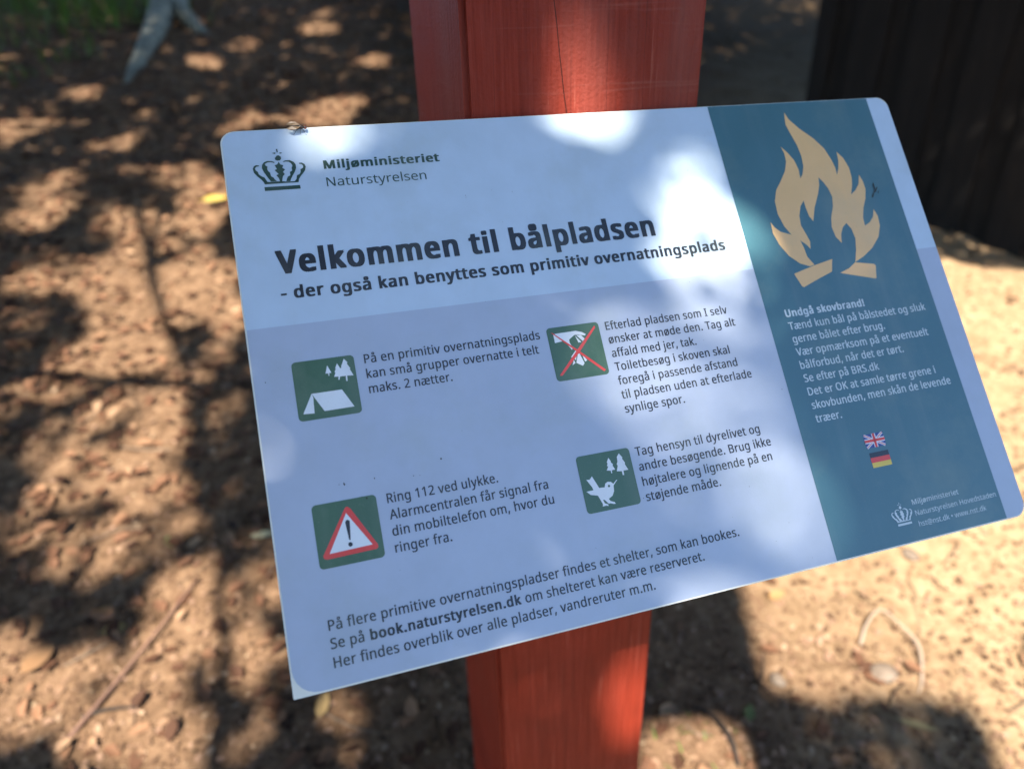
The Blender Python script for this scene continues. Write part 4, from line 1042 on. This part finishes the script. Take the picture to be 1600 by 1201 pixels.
x, y = scatter(46000, -0.1, 7.4, 1.15)
dens = np.clip(0.13 + (y - 0.6) * 0.36, 0.13, 1.0) * np.clip(0.75 - 0.8 * (x - 0.2 - 0.06 * y), 0.02, 1.0) * (0.35 + 1.0 * vnoise(x * 2.3 + 9, y * 2.3 + 5, 21))
k = rng.uniform(0, 1, len(x)) < dens
x, y = x[k], y[k]
C = np.stack([x, y, ground_h(x, y) + rng.uniform(0.002, 0.016, len(x))], 1)
V, F = leaf_cloud(C, rng.uniform(0.022, 0.05, len(x)), 0.9, 0.55, 0.2, slope_normals(len(x)))
tag(fromnp('leaf_litter', V, F, M_LITTER), 'brown dead leaves strewn over the ground', 'leaves', kind='stuff')
x, y = scatter(140000, -0.1, 5.0, 1.3)
dens = np.clip(0.8 - 0.42 * (x - 0.4 - 0.1 * y), 0.3, 1.0) * (0.3 + 1.1 * vnoise(x * 3.1 + 2, y * 3.1 + 7, 22))
k = rng.uniform(0, 1, len(x)) < dens
x, y = x[k], y[k]
C = np.stack([x, y, ground_h(x, y) + rng.uniform(0.0, 0.006, len(x))], 1)
V, F = leaf_cloud(C, 0.003 + 0.019 * rng.uniform(0, 1, len(x)) ** 2.8, 0.8, 0.6, 0.2, slope_normals(len(x)))
tag(fromnp('litter_fragments', V, F, M_BITS), 'crumbled leaf and bark fragments over the soil', 'litter', kind='stuff')
# little clods and chips of earth
x, y = scatter(6000, -0.1, 4.0, 1.2)
tpl = np.array([(1, 0, 0), (-1, 0, 0), (0, 1, 0), (0, -1, 0), (0, 0, 1), (0, 0, -1)], float)
ftp = np.array([(0, 2, 4), (2, 1, 4), (1, 3, 4), (3, 0, 4), (2, 0, 5), (1, 2, 5), (3, 1, 5), (0, 3, 5)])
sz = 0.0015 + 0.007 * rng.uniform(0, 1, len(x)) ** 2
V = tpl[None] * (sz[:, None, None] * rng.uniform(0.5, 1.2, (len(x), 6, 1)))
ya = rng.uniform(0, 2 * np.pi, len(x))
ca, sa = np.cos(ya)[:, None], np.sin(ya)[:, None]
V = np.stack([V[..., 0] * ca - V[..., 1] * sa, V[..., 0] * sa + V[..., 1] * ca, V[..., 2] * 0.7], 2)
V += np.stack([x, y, ground_h(x, y) + 0.002], 1)[:, None, :]
F = (np.arange(len(x)) * 6)[:, None, None] + ftp[None]
M_CLOD = litter_mat('earth_crumbs', [(0.0, (0.04, 0.025, 0.015)), (0.6, (0.18, 0.11, 0.06)), (1.0, (0.36, 0.25, 0.15))], 0.95)
tag(fromnp('earth_crumbs', V.reshape(-1, 3), F.reshape(-1, 3), M_CLOD, smooth=True), 'crumbs of earth and grit on the soil', 'soil', kind='stuff')
# thin dark twiglets
M_TWIG = litter_mat('twig_bark', [(0.0, (0.04, 0.028, 0.02)), (0.6, (0.11, 0.075, 0.05)), (1.0, (0.22, 0.16, 0.11))], 0.85)
x, y = scatter(420, 0.0, 5.0, 1.2)
bm = bmesh.new()
for a, b in zip(x, y):
    th, ln, r = rng.uniform(0, 6.28), rng.uniform(0.03, 0.14), rng.uniform(0.0008, 0.0022)
    d = np.array([math.cos(th), math.sin(th)])
    bend = rng.normal(0, 0.12) * ln * np.array([-d[1], d[0]])
    pp = [np.array([a, b]) - d * ln / 2, np.array([a, b]) + bend, np.array([a, b]) + d * ln / 2]
    tube(bm, [(p[0], p[1], gz(*p) + 0.005 + 0.004 * i) for i, p in enumerate(pp)], [r, r * 0.9, r * 0.6], 5)
tag(frombm('twig_litter', bm, M_TWIG), 'tiny twigs scattered on the ground', 'twigs', kind='stuff')

# ------------------------------------------------------------------ single things one can pick out on the ground
def stick(name, pts, r, m, label, cat, lift=0.006, n=5):
    bm = bmesh.new()
    ps = spline([(a, b, gz(a, b) + lift + c) for a, b, c in pts], n)
    tube(bm, ps, list(np.interp(np.linspace(0, 1, len(ps)), np.linspace(0, 1, len(r)), r)), 8)
    return tag(frombm(name, bm, m, smooth=True), label, cat)
M_PALE_TWIG = mat('bleached_twig', (0.33, 0.25, 0.18), 0.8, 0.2)
stick('curved_twig', [(1.005, 0.345, 0.0), (1.04, 0.372, 0.012), (1.085, 0.388, 0.02), (1.105, 0.355, 0.02), (1.11, 0.30, 0.01), (1.07, 0.245, 0.0), (1.045, 0.225, -0.004)], [0.0035, 0.0024, 0.002, 0.002, 0.0032, 0.0028, 0.001], M_PALE_TWIG,
      'pale bleached twig bent into an arc, right of the red post', 'twig')
M_STICK = mat('stick_bark', (0.17, 0.095, 0.065), 0.8, 0.2)
stick('straight_stick', [(-0.515, 0.565, 0.0), (-0.44, 0.655, 0.01), (-0.37, 0.752, 0.012), (-0.31, 0.845, 0.006)], [0.004, 0.0037, 0.003, 0.002], M_STICK,
      'thin straight brown stick lying in the sunlit patch at the lower left', 'stick')
M_DKST = mat('dark_twig_bark', (0.035, 0.026, 0.02), 0.85, 0.2)
stick('dark_twig', [(-0.50, 0.60, 0.0), (-0.455, 0.60, 0.008), (-0.40, 0.585, 0.004)], [0.004, 0.0035, 0.002], M_DKST, 'short dark twig near the lower end of the straight stick', 'twig')
stick('forked_twig', [(0.60, 0.33, 0.0), (0.625, 0.29, 0.012), (0.63, 0.24, 0.02), (0.622, 0.20, 0.006)], [0.002, 0.004, 0.004, 0.003], M_DKST, 'thin black twig just right of the foot of the red post', 'twig')
# pebble
M_STONE = mat('pale_stone', (0.36, 0.31, 0.25), 0.8, 0.3)
gp = noise(M_STONE, 60, 5, 0.6, texco(M_STONE))
L(M_STONE, ramp(M_STONE, gp, [(0.3, (0.12, 0.085, 0.06)), (0.7, (0.21, 0.16, 0.115))]), bsdf(M_STONE).inputs['Base Color'])
def pebble(x, y, sx_, sy_, sz_, label, seed):
    bm = bmesh.new()
    bmesh.ops.create_icosphere(bm, subdivisions=3, radius=1.0)
    for v in bm.verts:
        q = v.co
        dd = 1 + 0.28 * (vnoise(np.array([q.x * 1.6 + seed]), np.array([q.y * 1.6 + q.z * 1.3 + 4]), seed)[0] - 0.5)
        v.co = Vector((q.x * sx_ * dd, q.y * sy_ * dd, q.z * sz_ * dd))
    o = frombm('pebble', bm, M_STONE, smooth=True, loc=(x, y, gz(x, y) + sz_ * 0.55), rot=(0, 0, seed))
    return tag(o, label, 'pebble', 'pebbles on the bare ground')
pebble(1.0, 0.272, 0.028, 0.022, 0.017, 'flat pale pebble inside the curve of the bleached twig', 3)
pebble(0.79, 0.325, 0.017, 0.013, 0.010, 'small grey pebble in the shade between the post and the pale twig', 5)
pebble(1.27, 0.50, 0.02, 0.016, 0.010, 'pale pebble on the bright bare soil below the teal band', 8)
# single leaves
def one_leaf(name, x, y, size, yaw, color, label, aspect=0.55, curl=0.18, tilt=(0.0, 0.0), lift=0.008):
    m = mat(name + '_tissue', color, 0.55, 0.35)
    gl_ = noise(m, 90, 4, 0.6, texco(m))
    L(m, mixc(m, gl_, tuple(k_ * 0.7 for k_ in color), tuple(min(1, k_ * 1.25) for k_ in color)), bsdf(m).inputs['Base Color'])
    bm = bmesh.new()
    rows = []
    for i in range(9):
        t = i / 8
        wv = math.sin(math.pi * t ** 0.85) ** 0.8 * aspect * 0.5 + (0.012 if i in (0, 8) else 0)
        zc = curl * (t - 0.5) ** 2
        rows.append([bm.verts.new(((t - 0.5) * size, s_ * wv * size, (zc + curl * 0.9 * (s_ * wv) ** 2 * 4 + 0.012 * math.sin(9 * t + 3 * s_)) * size)) for s_ in (-1, -0.5, 0, 0.5, 1)])
    for a, b in zip(rows, rows[1:]):
        for j in range(4):
            bm.faces.new((a[j], b[j], b[j + 1], a[j + 1]))
    tube(bm, [(-0.5 * size, 0, 0.25 * curl * size), (-0.68 * size, 0.03 * size, 0.3 * curl * size)], [0.012 * size, 0.01 * size], 5)
    o = frombm(name, bm, m, smooth=True, loc=(x, y, gz(x, y) + lift), rot=(0.2 + tilt[0], tilt[1], yaw))
    return tag(o, label, 'leaf', 'single fallen leaves on the ground')
one_leaf('fallen_leaf', 0.905, 0.497, 0.045, 0.2, (0.30, 0.17, 0.07), 'small ochre leaf lying just below the bottom edge of the sign, right of the post')
one_leaf('fallen_leaf', -0.302, 2.66, 0.11, 0.5, (0.42, 0.30, 0.06), 'bright yellow leaf in the sunlit patch left of the sign edge', lift=0.03)
one_leaf('fallen_leaf', -0.593, 0.735, 0.07, 0.9, (0.24, 0.13, 0.06), 'large orange brown leaf at the lower left beside the sunlit strip', lift=0.025)
one_leaf('fallen_leaf', -0.465, 0.772, 0.05, 0.1, (0.38, 0.25, 0.09), 'yellowish curled leaf in the shade above the straight stick', 0.6)
one_leaf('fallen_leaf', -0.375, 0.965, 0.045, 1.9, (0.22, 0.24, 0.08), 'pale green leaf in the dark shade left of the sign', 0.4)
one_leaf('fallen_leaf', -0.172, 0.93, 0.055, -0.1, (0.48, 0.42, 0.24), 'narrow cream leaf beside the left edge of the sign', 0.35)
one_leaf('fallen_leaf', -0.078, 0.505, 0.06, 1.25, (0.28, 0.19, 0.08), 'upright yellow leaf below the lower left corner of the sign', 0.4, lift=0.02)
one_leaf('fallen_leaf', -0.49, 0.80, 0.06, 2.4, (0.36, 0.15, 0.05), 'rusty curled leaf at the edge of the sunlit strip, lower left', 0.7, 0.4, lift=0.02)
one_leaf('fallen_leaf', 1.0, 0.175, 0.07, -0.65, (0.26, 0.20, 0.09), 'long straw coloured leaf blade in the shade at the lower right', 0.2)
one_leaf('fallen_leaf', 0.70, 0.285, 0.04, 0.9, (0.14, 0.15, 0.05), 'small olive leaf at the bottom, right of the post', 0.5)

# grass tufts on the slope at the top left
M_GRASS = leaf_mat('grass_blades', (0.05, 0.12, 0.015), (0.12, 0.19, 0.035), 0.2)
V, F = [], []
for cx, cy, n, sp_, h in ((-1.75, 6.6, 320, 0.36, 0.32), (-1.15, 6.0, 240, 0.26, 0.28), (-1.35, 5.1, 40, 0.16, 0.16), (-1.45, 4.55, 26, 0.12, 0.14), (-1.0, 6.9, 90, 0.25, 0.28), (-2.4, 7.2, 120, 0.4, 0.3), (0.55, 0.22, 14, 0.05, 0.045), (0.60, 0.30, 10, 0.04, 0.04), (2.2, 5.4, 60, 0.4, 0.2)):
    for _ in range(n):
        a, b = rng.normal(cx, sp_), rng.normal(cy, sp_)
        th, hh = rng.uniform(0, 6.28), h * rng.uniform(0.5, 1.1)
        lean = rng.uniform(0.2, 0.9) * hh
        z = gz(a, b) - 0.01
        wd_ = 0.0045 if h > 0.1 else 0.002
        px, py = -math.sin(th) * wd_, math.cos(th) * wd_
        i0 = len(V)
        for t, wf in ((0, 1), (0.4, 0.9), (0.75, 0.6), (1.0, 0.08)):
            ox, oy, oz = math.cos(th) * lean * t * t, math.sin(th) * lean * t * t, hh * t * (1 - 0.25 * t)
            V += [(a + ox - px * wf, b + oy - py * wf, z + oz), (a + ox + px * wf, b + oy + py * wf, z + oz)]
        F += [(i0 + 2 * q, i0 + 2 * q + 1, i0 + 2 * q + 3, i0 + 2 * q + 2) for q in range(3)]
tag(fromnp('grass', V, F, M_GRASS), 'tufts of green grass on the slope at the top left', 'grass', kind='stuff')
